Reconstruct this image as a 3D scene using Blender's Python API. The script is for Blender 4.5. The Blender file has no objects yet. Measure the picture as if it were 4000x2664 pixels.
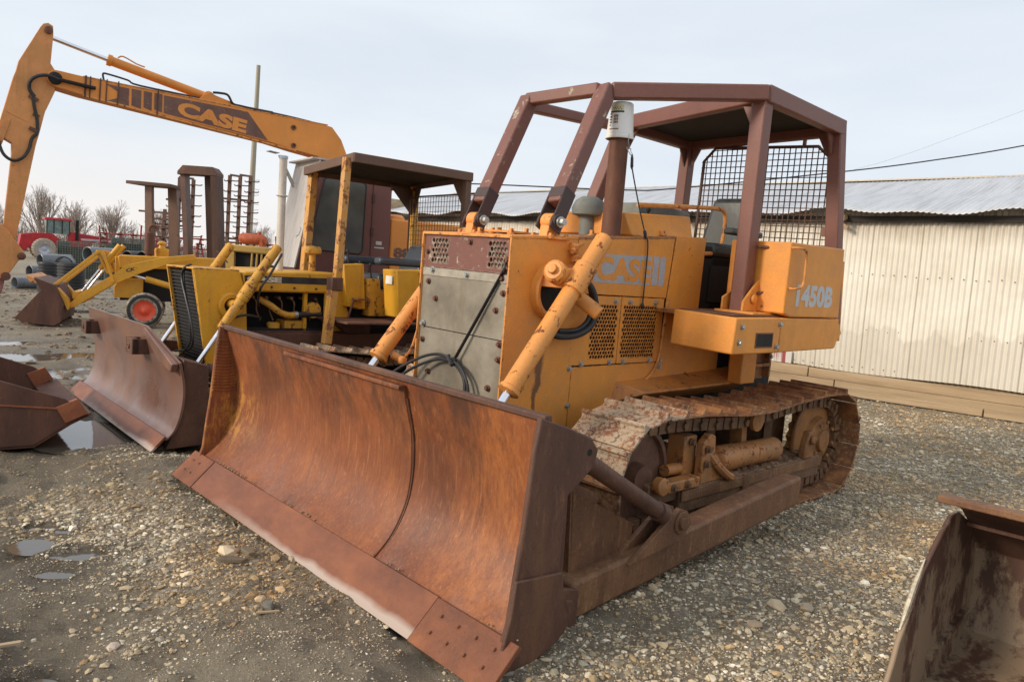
import bpy, math, random
import numpy as np
from mathutils import Vector, Matrix
S = bpy.context.scene
R = math.radians
# ---------------------------------------------------------------- camera
cd = bpy.data.cameras.new('camera'); cam = bpy.data.objects.new('camera', cd); S.collection.objects.link(cam); S.camera = cam
cd.sensor_width = 36.0; cd.lens = 27.034; cd.clip_start = 0.05; cd.clip_end = 2000
_p, _r = 0.0868, 0.0682
_f = Vector((0, math.cos(_p), -math.sin(_p))); _u = Vector((0, math.sin(_p), math.cos(_p))); _x = Vector((1, 0, 0))
_x2 = _x*math.cos(_r) + _u*math.sin(_r); _u2 = _u*math.cos(_r) - _x*math.sin(_r)
_m = Matrix((_x2, _u2, -_f)).transposed().to_4x4(); _m.translation = Vector((0, 0, 1.6624)); cam.matrix_world = _m
# ---------------------------------------------------------------- light: overcast, low soft sun from the left
SUN_AZ, SUN_EL = R(-115), R(24)       # azimuth measured from +Y towards +X
W = bpy.data.worlds.new('World'); S.world = W; W.use_nodes = True
nt = W.node_tree; nt.nodes.clear()
def wn(t, **k):
    n = nt.nodes.new(t)
    for a, b in k.items(): setattr(n, a, b)
    return n
out = wn('ShaderNodeOutputWorld'); bg = wn('ShaderNodeBackground'); nt.links.new(bg.outputs[0], out.inputs[0])
sky = wn('ShaderNodeTexSky', sky_type='NISHITA', sun_disc=False, sun_elevation=SUN_EL, sun_rotation=SUN_AZ, dust_density=3.0)
sm = wn('ShaderNodeVectorMath', operation='SCALE'); nt.links.new(sky.outputs[0], sm.inputs[0]); sm.inputs['Scale'].default_value = 0.10
tc = wn('ShaderNodeTexCoord'); mp = wn('ShaderNodeMapping'); mp.inputs['Scale'].default_value = (1.2, 1.2, 5.0); mp.inputs['Rotation'].default_value = (0.12, 0.05, 0)
nt.links.new(tc.outputs['Generated'], mp.inputs[0])
no = wn('ShaderNodeTexNoise'); no.inputs['Scale'].default_value = 1.6; no.inputs['Detail'].default_value = 7; no.inputs['Roughness'].default_value = 0.5
nt.links.new(mp.outputs[0], no.inputs[0])
cr = wn('ShaderNodeValToRGB'); nt.links.new(no.outputs[0], cr.inputs[0])
cr.color_ramp.elements[0].position = 0.33; cr.color_ramp.elements[0].color = (0.50, 0.55, 0.61, 1)
cr.color_ramp.elements[1].position = 0.68; cr.color_ramp.elements[1].color = (0.605, 0.64, 0.68, 1)
sx = wn('ShaderNodeSeparateXYZ'); nt.links.new(tc.outputs['Generated'], sx.inputs[0])
h1 = wn('ShaderNodeMapRange'); h1.inputs[1].default_value = 0.0; h1.inputs[2].default_value = 0.15; h1.inputs[3].default_value = 1; h1.inputs[4].default_value = 0; nt.links.new(sx.outputs[2], h1.inputs[0])
h2 = wn('ShaderNodeMapRange'); h2.inputs[1].default_value = 0.25; h2.inputs[2].default_value = -0.55; h2.inputs[3].default_value = 0.15; h2.inputs[4].default_value = 1; nt.links.new(sx.outputs[0], h2.inputs[0])
hm = wn('ShaderNodeMath', operation='MULTIPLY'); nt.links.new(h1.outputs[0], hm.inputs[0]); nt.links.new(h2.outputs[0], hm.inputs[1])
mx = wn('ShaderNodeMixRGB'); nt.links.new(hm.outputs[0], mx.inputs[0]); nt.links.new(cr.outputs[0], mx.inputs[1]); mx.inputs[2].default_value = (0.72, 0.665, 0.62, 1)
mx2 = wn('ShaderNodeMixRGB'); mx2.inputs[0].default_value = 0.93; nt.links.new(sm.outputs[0], mx2.inputs[1]); nt.links.new(mx.outputs[0], mx2.inputs[2])
nt.links.new(mx2.outputs[0], bg.inputs[0]); bg.inputs[1].default_value = 1.0
sd = bpy.data.lights.new('sun', 'SUN'); sd.energy = 1.9; sd.angle = R(14); sd.color = (1.0, 0.86, 0.70)
so = bpy.data.objects.new('sun', sd); S.collection.objects.link(so)
sdir = Vector((math.sin(SUN_AZ)*math.cos(SUN_EL), math.cos(SUN_AZ)*math.cos(SUN_EL), math.sin(SUN_EL)))
so.rotation_euler = sdir.to_track_quat('Z', 'Y').to_euler()
S.view_settings.view_transform = 'Standard'; S.view_settings.look = 'None'; S.view_settings.exposure = 0.58; S.view_settings.gamma = 1.0

# ---------------------------------------------------------------- materials
class G:
    def __init__(s, name):
        s.m = bpy.data.materials.new(name); s.m.use_nodes = True; s.t = s.m.node_tree; s.b = s.t.nodes['Principled BSDF']
        s.tc = s.n('ShaderNodeTexCoord'); s.co = s.tc.outputs['Object']
    def n(s, t, **k):
        x = s.t.nodes.new(t)
        for a, b in k.items(): setattr(x, a, b)
        return x
    def l(s, a, b): s.t.links.new(a, b)
    def vary(s, amt=7.0):
        oi = s.n('ShaderNodeObjectInfo'); a = s.n('ShaderNodeVectorMath', operation='SCALE'); a.inputs[0].default_value = (amt, amt*1.7, amt*2.3); s.l(oi.outputs['Random'], a.inputs['Scale'])
        b = s.n('ShaderNodeVectorMath', operation='ADD'); s.l(s.tc.outputs['Object'], b.inputs[0]); s.l(a.outputs[0], b.inputs[1]); s.co = b.outputs[0]; s.rnd = oi.outputs['Random']; return s
    def noise(s, sc, det=5, rough=.6, stretch=None, off=0.0, dist=0.0):
        m = s.n('ShaderNodeMapping'); m.inputs['Scale'].default_value = stretch or (1, 1, 1); m.inputs['Location'].default_value = (off, off*1.3, off*.7)
        s.l(s.co, m.inputs[0]); x = s.n('ShaderNodeTexNoise'); x.inputs['Scale'].default_value = sc; x.inputs['Detail'].default_value = det; x.inputs['Roughness'].default_value = rough; x.inputs['Distortion'].default_value = dist
        s.l(m.outputs[0], x.inputs[0]); return x.outputs[0]
    def vor(s, sc, feature='F1', out='Distance', stretch=None):
        m = s.n('ShaderNodeMapping'); m.inputs['Scale'].default_value = stretch or (1, 1, 1); s.l(s.co, m.inputs[0])
        x = s.n('ShaderNodeTexVoronoi', feature=feature); x.inputs['Scale'].default_value = sc; s.l(m.outputs[0], x.inputs[0]); return x.outputs[out]
    def rng(s, v, a, b, c=0., d=1.):
        x = s.n('ShaderNodeMapRange'); s.l(v, x.inputs[0])
        for i, q in enumerate((a, b, c, d)): x.inputs[i+1].default_value = q
        return x.outputs[0]
    def ramp(s, v, stops):
        x = s.n('ShaderNodeValToRGB'); s.l(v, x.inputs[0]); e = x.color_ramp.elements
        while len(e) < len(stops): e.new(.5)
        for q, (p, c) in zip(e, stops): q.position = p; q.color = (*c, 1)
        return x.outputs[0]
    def mix(s, f, a, b, mode='MIX'):
        x = s.n('ShaderNodeMixRGB', blend_type=mode)
        for i, q in enumerate((f, a, b)):
            if isinstance(q, tuple): x.inputs[i].default_value = (*q, 1)
            elif isinstance(q, (int, float)): x.inputs[i].default_value = q
            else: s.l(q, x.inputs[i])
        return x.outputs[0]
    def math(s, op, a, b):
        x = s.n('ShaderNodeMath', operation=op)
        for i, q in enumerate((a, b)):
            if isinstance(q, (int, float)): x.inputs[i].default_value = q
            else: s.l(q, x.inputs[i])
        return x.outputs[0]
    def sep(s, i):
        x = s.n('ShaderNodeSeparateXYZ'); s.l(s.tc.outputs['Object'], x.inputs[0]); return x.outputs[i]
    def bump(s, h, st=.3, d=.01):
        x = s.n('ShaderNodeBump'); x.inputs['Strength'].default_value = st; x.inputs['Distance'].default_value = d; s.l(h, x.inputs['Height']); s.l(x.outputs[0], s.b.inputs['Normal'])
    def fin(s, col, rough=.6, metal=0., spec=.5):
        for k, v in (('Base Color', col), ('Roughness', rough), ('Metallic', metal), ('Specular IOR Level', spec)):
            i = s.b.inputs[k]
            if isinstance(v, tuple): i.default_value = (*v, 1)
            elif isinstance(v, (int, float)): i.default_value = v
            else: s.l(v, i)
        return s.m
def plain(name, c, rough=.6, metal=0., var=.25, sc=6, bump=0.):
    g = G(name); n = g.noise(sc, 6, .65); d = tuple(x*(1-var) for x in c); e = tuple(min(1, x*(1+var)) for x in c)
    if bump: g.bump(g.noise(sc*5, 4), bump, .01)
    return g.fin(g.ramp(n, [(.3, d), (.7, e)]), g.rng(n, .3, .7, max(.05, rough-.1), min(1, rough+.1)), metal)
def paint(name, c, rust=(.11, .035, .015), chip=.66, sc=9, rough=.5, edge=True, dirt=.25, dirtc=(.30, .20, .12), streak=0., stain=None):
    g = G(name)
    big = g.noise(1.7, 4, .6); col = g.mix(g.rng(big, .3, .7, 0, 1), tuple(x*.86 for x in c), tuple(min(1, x*1.08) for x in c))
    fade = g.noise(5, 6, .7, off=3.1); col = g.mix(g.rng(fade, .42, .75, 0, dirt), col, dirtc)
    if streak:
        st = g.noise(9, 5, .7, stretch=(1, 1, .12), off=5.); col = g.mix(g.rng(st, .52, .75, 0, streak), col, (.20, .09, .04))
    fine = g.noise(90, 2, .5, off=1.); col = g.mix(.10, col, g.ramp(fine, [(.3, (.1, .1, .1)), (.7, (1, 1, 1))]), 'OVERLAY')
    if stain:   # oil run below the cylinder yoke
        sn = g.math('MULTIPLY', g.math('SUBTRACT', g.noise(6, 5, .6, off=6.), .5), .12); dxs = g.math('ABSOLUTE', g.math('ADD', g.math('SUBTRACT', g.sep(0), stain[0]), sn), 0.); wz = g.rng(g.sep(2), stain[1], stain[2], .010, stain[3])
        sm_ = g.math('MULTIPLY', g.rng(g.math('DIVIDE', dxs, wz), .6, 1.2, 1, 0), g.rng(g.sep(2), stain[2]+.03, stain[2], 0, 1)); col = g.mix(g.math('MULTIPLY', sm_, g.rng(g.sep(2), stain[1]-.1, stain[1]+.1, .0, .85)), col, (.085, .04, .025))
    ch = g.noise(sc, 9, .72, off=7.7, dist=.3); mask = g.rng(ch, chip, chip+.035, 0, 1)
    if edge:
        bv = g.n('ShaderNodeBevel', samples=3); bv.inputs['Radius'].default_value = .014
        ge = g.n('ShaderNodeNewGeometry'); dt = g.n('ShaderNodeVectorMath', operation='DOT_PRODUCT'); g.l(bv.outputs[0], dt.inputs[0]); g.l(ge.outputs['Normal'], dt.inputs[1])
        ed = g.rng(dt.outputs['Value'], .96, .84, 0, 1); n2 = g.noise(22, 6, .7, off=2.); ed = g.math('MULTIPLY', ed, g.rng(n2, .47, .56, 0, 1)); mask = g.math('MAXIMUM', mask, ed)
    rc = g.ramp(g.noise(30, 4, .7, off=4.), [(.3, rust), (.7, (rust[0]*2.3, rust[1]*2.4, rust[2]*2.0))])
    col = g.mix(mask, col, rc); dn = g.noise(2.6, 3, .5, off=11.); g.bump(g.math('ADD', g.math('MULTIPLY', mask, -.8), g.math('MULTIPLY', dn, 3.2)), .40, .004)
    return g.fin(col, g.rng(mask, 0, 1, rough, .85))
def rusty(name, stops, sc=3., stretch=(1, 1, .25), rough=.62, speck=.3, spc=(.42, .20, .06), vary=False, bump=.4):
    g = G(name)
    if vary: g.vary()
    a = g.noise(sc, 8, .68, stretch=stretch, dist=.4); col = g.ramp(a, stops)
    b = g.noise(sc*9, 6, .75, off=3.3, stretch=stretch); col = g.mix(g.rng(b, .55, .72, 0, speck), col, spc)
    c = g.noise(sc*14, 5, .7, off=8.); col = g.mix(g.rng(c, .58, .7, 0, .55), col, (.045, .02, .014))
    g.bump(c, bump, .006); return g.fin(col, g.rng(b, .3, .7, rough-.15, rough+.2))
ORANGE = paint('orange_paint', (.77, .298, .045), chip=.66, dirt=.5, dirtc=(.46, .22, .08), streak=.16)
NOSE = paint('nose_orange_paint', (.77, .298, .045), chip=.655, dirt=.5, dirtc=(.40, .22, .10), stain=(1.80, .75, 1.30, .055))
ORANGE_WORN = paint('worn_orange_paint', (.76, .305, .065), chip=.565, sc=11, dirt=.3, dirtc=(.45, .28, .14))
DIRTY_ORANGE = paint('muddy_orange_paint', (.44, .18, .05), chip=.55, sc=16, dirt=1., dirtc=(.22, .135, .07), streak=.5)
ORANGE_MUD = paint('dusty_orange_paint', (.62, .24, .05), chip=.60, sc=9, dirt=.9, dirtc=(.36, .17, .07), streak=.5)
YELLOW = paint('yellow_paint', (.72, .36, .022), chip=.635, sc=10, dirt=.3, dirtc=(.33, .19, .05), streak=.25)
YELLOW_WORN = paint('worn_yellow_paint', (.66, .33, .03), chip=.545, sc=12, dirt=.4, dirtc=(.30, .15, .05), streak=.5)
YELLOW_FAR = paint('backhoe_yellow_paint', (.74, .36, .022), chip=.66, sc=8, edge=False, dirt=.5, dirtc=(.42, .2, .05))
YELLOW_DUSTY = paint('dusty_yellow_paint', (.52, .33, .08), chip=.68, sc=8, edge=False, dirt=.5, dirtc=(.40, .24, .10))
BOOM = paint('boom_orange_paint', (.78, .28, .042), chip=.70, sc=7, edge=False, dirt=.3, dirtc=(.42, .19, .06))
BOOM_FADED = paint('faded_orange_paint', (.70, .29, .09), chip=.64, sc=5, edge=False, dirt=.9, dirtc=(.50, .24, .055), streak=.4)
BROWN = paint('brown_paint', (.185, .074, .056), rust=(.20, .17, .14), chip=.69, sc=9, dirt=.5, dirtc=(.20, .085, .055), rough=.5)
BROWN_SCRAPED = paint('scraped_brown_paint', (.185, .074, .056), rust=(.25, .21, .18), chip=.585, sc=12, dirt=.4, dirtc=(.22, .09, .06), rough=.5)
BROWN_FLAT = paint('cab_brown_paint', (.17, .062, .05), chip=.75, sc=6, edge=False, dirt=.3, dirtc=(.14, .06, .045), rough=.55)
CANOPY2 = paint('weathered_brown_paint', (.13, .075, .05), chip=.62, sc=8, dirt=.5, dirtc=(.18, .11, .08), rough=.7, streak=.3)
g = G('blade_rust')
a = g.noise(1.5, 11, .66, stretch=(1, 1, .6), dist=.2); col = g.ramp(a, [(.28, (.12, .038, .017)), (.42, (.20, .060, .022)), (.54, (.265, .080, .025)), (.66, (.35, .112, .028)), (.80, (.45, .17, .04))])
b = g.noise(30, 8, .78, stretch=(1, 1, .22), off=3.); col = g.mix(g.rng(b, .50, .70, 0, .25), col, (.46, .18, .055)); col = g.mix(g.rng(b, .47, .33, 0, .32), col, (.10, .036, .02))
pt = g.noise(1.25, 3, .5, off=17.); ptf = g.noise(14, 8, .8, stretch=(1, 1, .4), off=5.); col = g.mix(g.math('MULTIPLY', g.rng(pt, .53, .68, 0, 1), g.rng(ptf, .44, .62, .05, .45)), col, (.48, .18, .045))
zz = g.sep(2); pn = g.noise(2.4, 6, .6, off=9.); low = g.math('MULTIPLY', g.rng(zz, .42, .12, 0, 1), g.rng(pn, .48, .64, 0, .55)); col = g.mix(low, col, (.27, .15, .12)); yp = g.sep(1); lf = g.math('MULTIPLY', g.math('MULTIPLY', g.rng(yp, -1.15, -1.45, 0, 1), g.rng(g.math('ABSOLUTE', g.math('SUBTRACT', zz, .48), 0.), .30, .12, 0, 1)), g.rng(ptf, .47, .58, 0, .85)); col = g.mix(lf, col, (.52, .24, .04)); rt = g.math('MULTIPLY', g.math('MULTIPLY', g.rng(yp, .75, 1.2, 0, 1), g.rng(pt, .40, .52, 0, 1)), g.rng(ptf, .42, .60, .05, .6)); col = g.mix(rt, col, (.44, .15, .035)); sc_ = g.noise(70, 4, .7, off=41., stretch=(1, 1, .05)); col = g.mix(g.rng(sc_, .56, .70, 0, .35), col, (.55, .27, .12)); col = g.mix(g.rng(sc_, .44, .32, 0, .4), col, (.08, .03, .018))
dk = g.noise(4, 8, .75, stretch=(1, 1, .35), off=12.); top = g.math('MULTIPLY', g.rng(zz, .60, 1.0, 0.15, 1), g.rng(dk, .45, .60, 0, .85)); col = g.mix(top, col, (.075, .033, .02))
g.bump(g.math('ADD', b, g.math('MULTIPLY', g.noise(3, 4, .6, off=21.), 3.)), .45, .006); BLADE = g.fin(col, g.rng(a, .3, .7, .42, .68))
g = G('cutting_edge_steel'); a = g.noise(4, 9, .72, stretch=(1, .6, 1)); col = g.ramp(a, [(.3, (.13, .044, .021)), (.5, (.215, .070, .028)), (.72, (.31, .108, .038))])
wear = g.math('ADD', g.math('MULTIPLY', g.noise(1.3, 4, .6, off=3.), .10), g.sep(2)); yq = g.sep(1); col = g.mix(g.math('MULTIPLY', g.rng(wear, .092, .068, 0, .85), g.rng(yq, -1.1, .2, 0, 1)), col, (.50, .41, .34)); g.bump(g.noise(40, 4), .2, .003); EDGE = g.fin(col, .45)
EDGE_PLAIN = rusty('end_bit_rust', [(.3, (.13, .044, .021)), (.55, (.215, .070, .028)), (.75, (.31, .108, .038))], sc=5, speck=.25)
g = G('smooth_blade_steel'); a = g.noise(1.6, 6, .6, dist=.5); col = g.ramp(a, [(.3, (.17, .085, .062)), (.5, (.23, .125, .092)), (.7, (.32, .155, .09))])
b = g.noise(18, 6, .7, stretch=(1, 1, .2)); col = g.mix(g.rng(b, .5, .75, 0, .4), col, (.36, .15, .07)); low = g.math('MULTIPLY', g.rng(g.sep(2), .62, .25, 0, 1), g.rng(g.noise(2.5, 5, .6, off=4.), .4, .6, 0, .8)); col = g.mix(low, col, (.27, .20, .19)); g.bump(b, .12, .003); BLADE2 = g.fin(col, g.rng(a, .3, .7, .26, .42), .25)
DARKRUST = rusty('dark_rust', [(.3, (.055, .025, .017)), (.5, (.10, .045, .028)), (.72, (.17, .078, .04))], sc=4, speck=.5, spc=(.30, .14, .06))
ARMRUST = rusty('arm_rust', [(.3, (.09, .04, .021)), (.5, (.165, .075, .035)), (.72, (.28, .15, .065))], sc=3, stretch=(1, 1, .3), speck=.7, spc=(.38, .22, .10), bump=.9)
BUCKETRUST = rusty('bucket_rust', [(.3, (.06, .026, .018)), (.5, (.115, .048, .03)), (.72, (.19, .08, .045))], sc=3, speck=.45, spc=(.30, .15, .07))
BRIGHTRUST = rusty('bright_rust', [(.3, (.22, .07, .03)), (.55, (.34, .11, .045)), (.8, (.45, .17, .07))], sc=4, stretch=(1, 1, 1), speck=.2)
g = G('track_shoe_rust').vary(); a = g.noise(7, 8, .7, dist=.3); col = g.ramp(a, [(.32, (.10, .04, .02)), (.5, (.24, .095, .035)), (.7, (.42, .19, .06))])
mud = g.noise(34, 8, .78, off=5.); th = g.math('ADD', mud, g.math('MULTIPLY', g.rng(g.rnd, 0, 1, -.07, .03), 1.)); col = g.mix(g.rng(th, .50, .62, 0, .65), col, (.46, .33, .20)); g.bump(mud, .6, .006); SHOE = g.fin(col, .8)
g = G('front_shoe_mud').vary(); a = g.noise(7, 8, .7, dist=.3); col = g.ramp(a, [(.32, (.10, .04, .025)), (.5, (.22, .09, .045)), (.7, (.34, .15, .06))])
mud = g.noise(38, 9, .8, off=5.); big = g.noise(6, 3, .5, off=2.); mud2 = g.math('ADD', mud, g.math('MULTIPLY', big, .35)); col = g.mix(g.rng(mud2, .62, .70, 0, .8), col, (.46, .38, .27)); g.bump(mud, .6, .006); SHOE_MUD = g.fin(col, .85)
MUDDY = rusty('muddy_steel', [(.3, (.085, .045, .024)), (.5, (.16, .085, .042)), (.72, (.27, .16, .085))], sc=5, stretch=(1, 1, 1), speck=.35, spc=(.40, .19, .07), bump=.8)
MUDROLL = rusty('muddy_idler', [(.3, (.075, .035, .022)), (.5, (.13, .06, .035)), (.72, (.21, .11, .06))], sc=4, stretch=(1, 1, 1), speck=.2)
SPROCK = rusty('muddy_orange_drive', [(.3, (.13, .055, .022)), (.5, (.28, .12, .035)), (.72, (.42, .19, .045))], sc=4, stretch=(1, 1, 1), speck=.4, spc=(.5, .22, .05))
CHROME = plain('chrome_rod', (.80, .80, .84), .12, 1., .05)
STEEL = plain('zinc_bolt', (.45, .46, .44), .4, .8, .2, 30)
BOLT = plain('rusty_bolt', (.16, .07, .045), .7, .2, .4, 30)
PIPE = rusty('exhaust_rust', [(.3, (.06, .023, .014)), (.5, (.115, .042, .022)), (.75, (.18, .07, .033))], sc=3, stretch=(1, 1, .5), speck=.25)
SILVER = rusty('galvanised_pipe', [(.3, (.36, .32, .27)), (.5, (.55, .50, .43)), (.75, (.72, .68, .60))], sc=4, stretch=(1, 1, .3), speck=.35, spc=(.42, .25, .10), rough=.4, bump=.1)
RUBBER = plain('black_rubber', (.022, .022, .024), .5, 0, .3, 10)
BLACK = plain('dark_interior', (.012, .011, .010), .8, 0, .3)
VINYL = plain('seat_vinyl', (.045, .05, .045), .38, 0, .35, 4, .1)
VINYL2 = plain('blue_black_vinyl', (.05, .06, .075), .35, 0, .3, 4, .1)
GREYCAP = plain('grey_cap', (.17, .18, .16), .7, 0, .3, 9)
GREYP = paint('grey_decal', (.40, .41, .43), rust=(.36, .14, .03), chip=.66, sc=30, edge=False, dirt=.3)
LIGHTGREY = paint('silver_decal', (.52, .54, .56), rust=(.36, .14, .03), chip=.64, sc=34, edge=False, dirt=.2)
DECALBROWN = paint('brown_decal', (.145, .062, .045), rust=(.22, .11, .07), chip=.60, sc=16, edge=False, dirt=.3)
CREAM = plain('cream_letter', (.68, .62, .48), .6, 0, .2, 20)
BLKSTRIPE = plain('black_stripe', (.025, .027, .03), .5, 0, .6, 12)
WHITEPL = plain('white_plastic', (.80, .80, .76), .35, 0, .06, 5)
YPLAS = plain('yellowed_label', (.66, .63, .36), .5, 0, .1, 9)
INK = plain('label_ink', (.03, .04, .09), .5, 0, .3, 9)
INKRED = plain('label_brown_ink', (.22, .12, .08), .5, 0, .3, 9)
PLY = plain('weathered_plywood', (.55, .50, .45), .8, 0, .18, 3)
PLYg = G('plywood'); a = PLYg.noise(14, 6, .7, stretch=(1, 1, .08)); PLY = PLYg.fin(PLYg.ramp(a, [(.3, (.42, .39, .37)), (.7, (.60, .56, .52))]), .85)
g = G('timber'); a = g.noise(8, 7, .7, stretch=(.06, 1, 1)); col = g.ramp(a, [(.3, (.25, .17, .10)), (.5, (.40, .29, .17)), (.75, (.52, .40, .26))]); g.bump(a, .4, .01); TIMBER = g.fin(col, .8)
g = G('cab_glass'); n = g.noise(1.3, 3, .6); GLASS = g.fin(g.ramp(n, [(.35, (.025, .027, .024)), (.65, (.13, .125, .10))]), .28, 0, .8)
GLASSG = plain('green_glass', (.12, .17, .15), .2, 0, .5, 2)
REDP = plain('red_paint', (.42, .012, .018), .4, 0, .35, 3)
REDRIM = paint('red_rim', (.75, .10, .045), chip=.66, sc=10, edge=False)
REDRUSTP = rusty('red_tank_paint', [(.3, (.30, .06, .025)), (.5, (.46, .10, .035)), (.72, (.62, .16, .05))], sc=5, stretch=(1, 1, 1), speck=.2, bump=.1)
REDIMP = plain('implement_red', (.30, .045, .035), .7, 0, .4, 3)
g = G('tyre_mud'); n = g.noise(9, 7, .75); TYRE = g.fin(g.ramp(n, [(.38, (.03, .028, .026)), (.52, (.30, .25, .19)), (.7, (.50, .43, .33))]), .85)
TYREDUST = plain('dusty_tyre', (.36, .31, .25), .9, 0, .4, 8, .5)
RIMSILVER = plain('silver_rim', (.48, .50, .56), .4, .4, .15, 6)
g = G('culvert_plastic'); n = g.noise(3, 4, .6); CULV = g.fin(g.ramp(n, [(.3, (.018, .019, .021)), (.7, (.05, .052, .058))]), .42)
CULVG = plain('grey_culvert', (.15, .16, .175), .3, 0, .2, 3)
WIRE = plain('crate_wire', (.10, .12, .10), .6, .3, .4, 5)
HAZED_BARK = plain('hazed_branches', (.33, .27, .23), .9, 0, .25, 2)  # bark colour lightened, distance haze put into it
POLE = rusty('weathered_pole', [(.3, (.22, .19, .14)), (.5, (.34, .30, .22)), (.75, (.46, .42, .33))], sc=3, stretch=(3, 3, .08), speck=.1, spc=(.2, .17, .1))
MIRR = plain('aluminium_flap', (.45, .52, .58), .3, .7, .2)
g = G('perforated_steel'); sy = g.math('SINE', g.math('MULTIPLY', g.sep(1), 6.2832/.011), 0.); sz = g.math('SINE', g.math('MULTIPLY', g.sep(2), 6.2832/.011), 0.); v = g.math('MULTIPLY', sy, sz); n = g.noise(2.2, 6, .65, off=2.); col = g.ramp(n, [(.32, (.19, .165, .12)), (.5, (.34, .30, .23)), (.7, (.52, .47, .38))])
st = g.noise(7, 5, .7, stretch=(1, 1, .15), off=4.); col = g.mix(g.rng(st, .5, .75, 0, .5), col, (.22, .16, .10)); col = g.mix(g.rng(v, .15, .35, 0, .8), col, (.07, .06, .05)); PERF = g.fin(col, .5, .3)
GALV = plain('bare_steel_strip', (.40, .36, .29), .5, .3, .3, 9)
g = G('corrugated_wall'); n = g.noise(1.1, 6, .6); col = g.ramp(n, [(.3, (.66, .61, .50)), (.6, (.80, .76, .66))])
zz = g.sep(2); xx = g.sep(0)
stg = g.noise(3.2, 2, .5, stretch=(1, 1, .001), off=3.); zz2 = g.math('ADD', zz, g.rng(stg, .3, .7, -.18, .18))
col = g.mix(g.rng(zz2, 1.16, 1.10, 0, .42), col, (.52, .47, .38)); dt = g.noise(12, 5, .7, stretch=(1, 1, .15)); col = g.mix(g.math('MULTIPLY', g.rng(zz, 2.55, 2.98, 0, .9), g.rng(dt, .3, .7, .25, 1.)), col, (.23, .16, .09)); col = g.mix(g.rng(dt, .56, .8, 0, .35), col, (.40, .33, .24))  # wall top: eave shade and rust-brown tint both put into the colour
lap = g.math('FRACT', g.math('DIVIDE', g.math('ADD', xx, 40.), .77), 0.); col = g.mix(g.rng(lap, .022, .012, 0, .5), col, (.25, .20, .13)); rs_ = g.noise(2.3, 6, .7, stretch=(1, 1, .12), off=33.); col = g.mix(g.rng(rs_, .64, .72, 0, .5), col, (.36, .20, .10)); WALLM = g.fin(col, .5, .15)
g = G('tin_roof'); n = g.noise(2.2, 7, .7, stretch=(2.5, .22, 1)); col = g.ramp(n, [(.3, (.40, .40, .41)), (.52, (.55, .56, .58)), (.66, (.60, .61, .63)), (.8, (.30, .20, .14))]); ROOFM = g.fin(col, .42, .25)
g = G('red_streaked_tin'); n = g.noise(6, 4, .6, stretch=(3, 1, .15)); REDTIN = g.fin(g.ramp(n, [(.45, (.58, .56, .50)), (.55, (.28, .05, .05))]), .6)
g = G('water'); WATER = g.fin((.10, .085, .065), .05, 0, .7); g.bump(g.noise(9, 3, .5), .06, .01)

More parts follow.
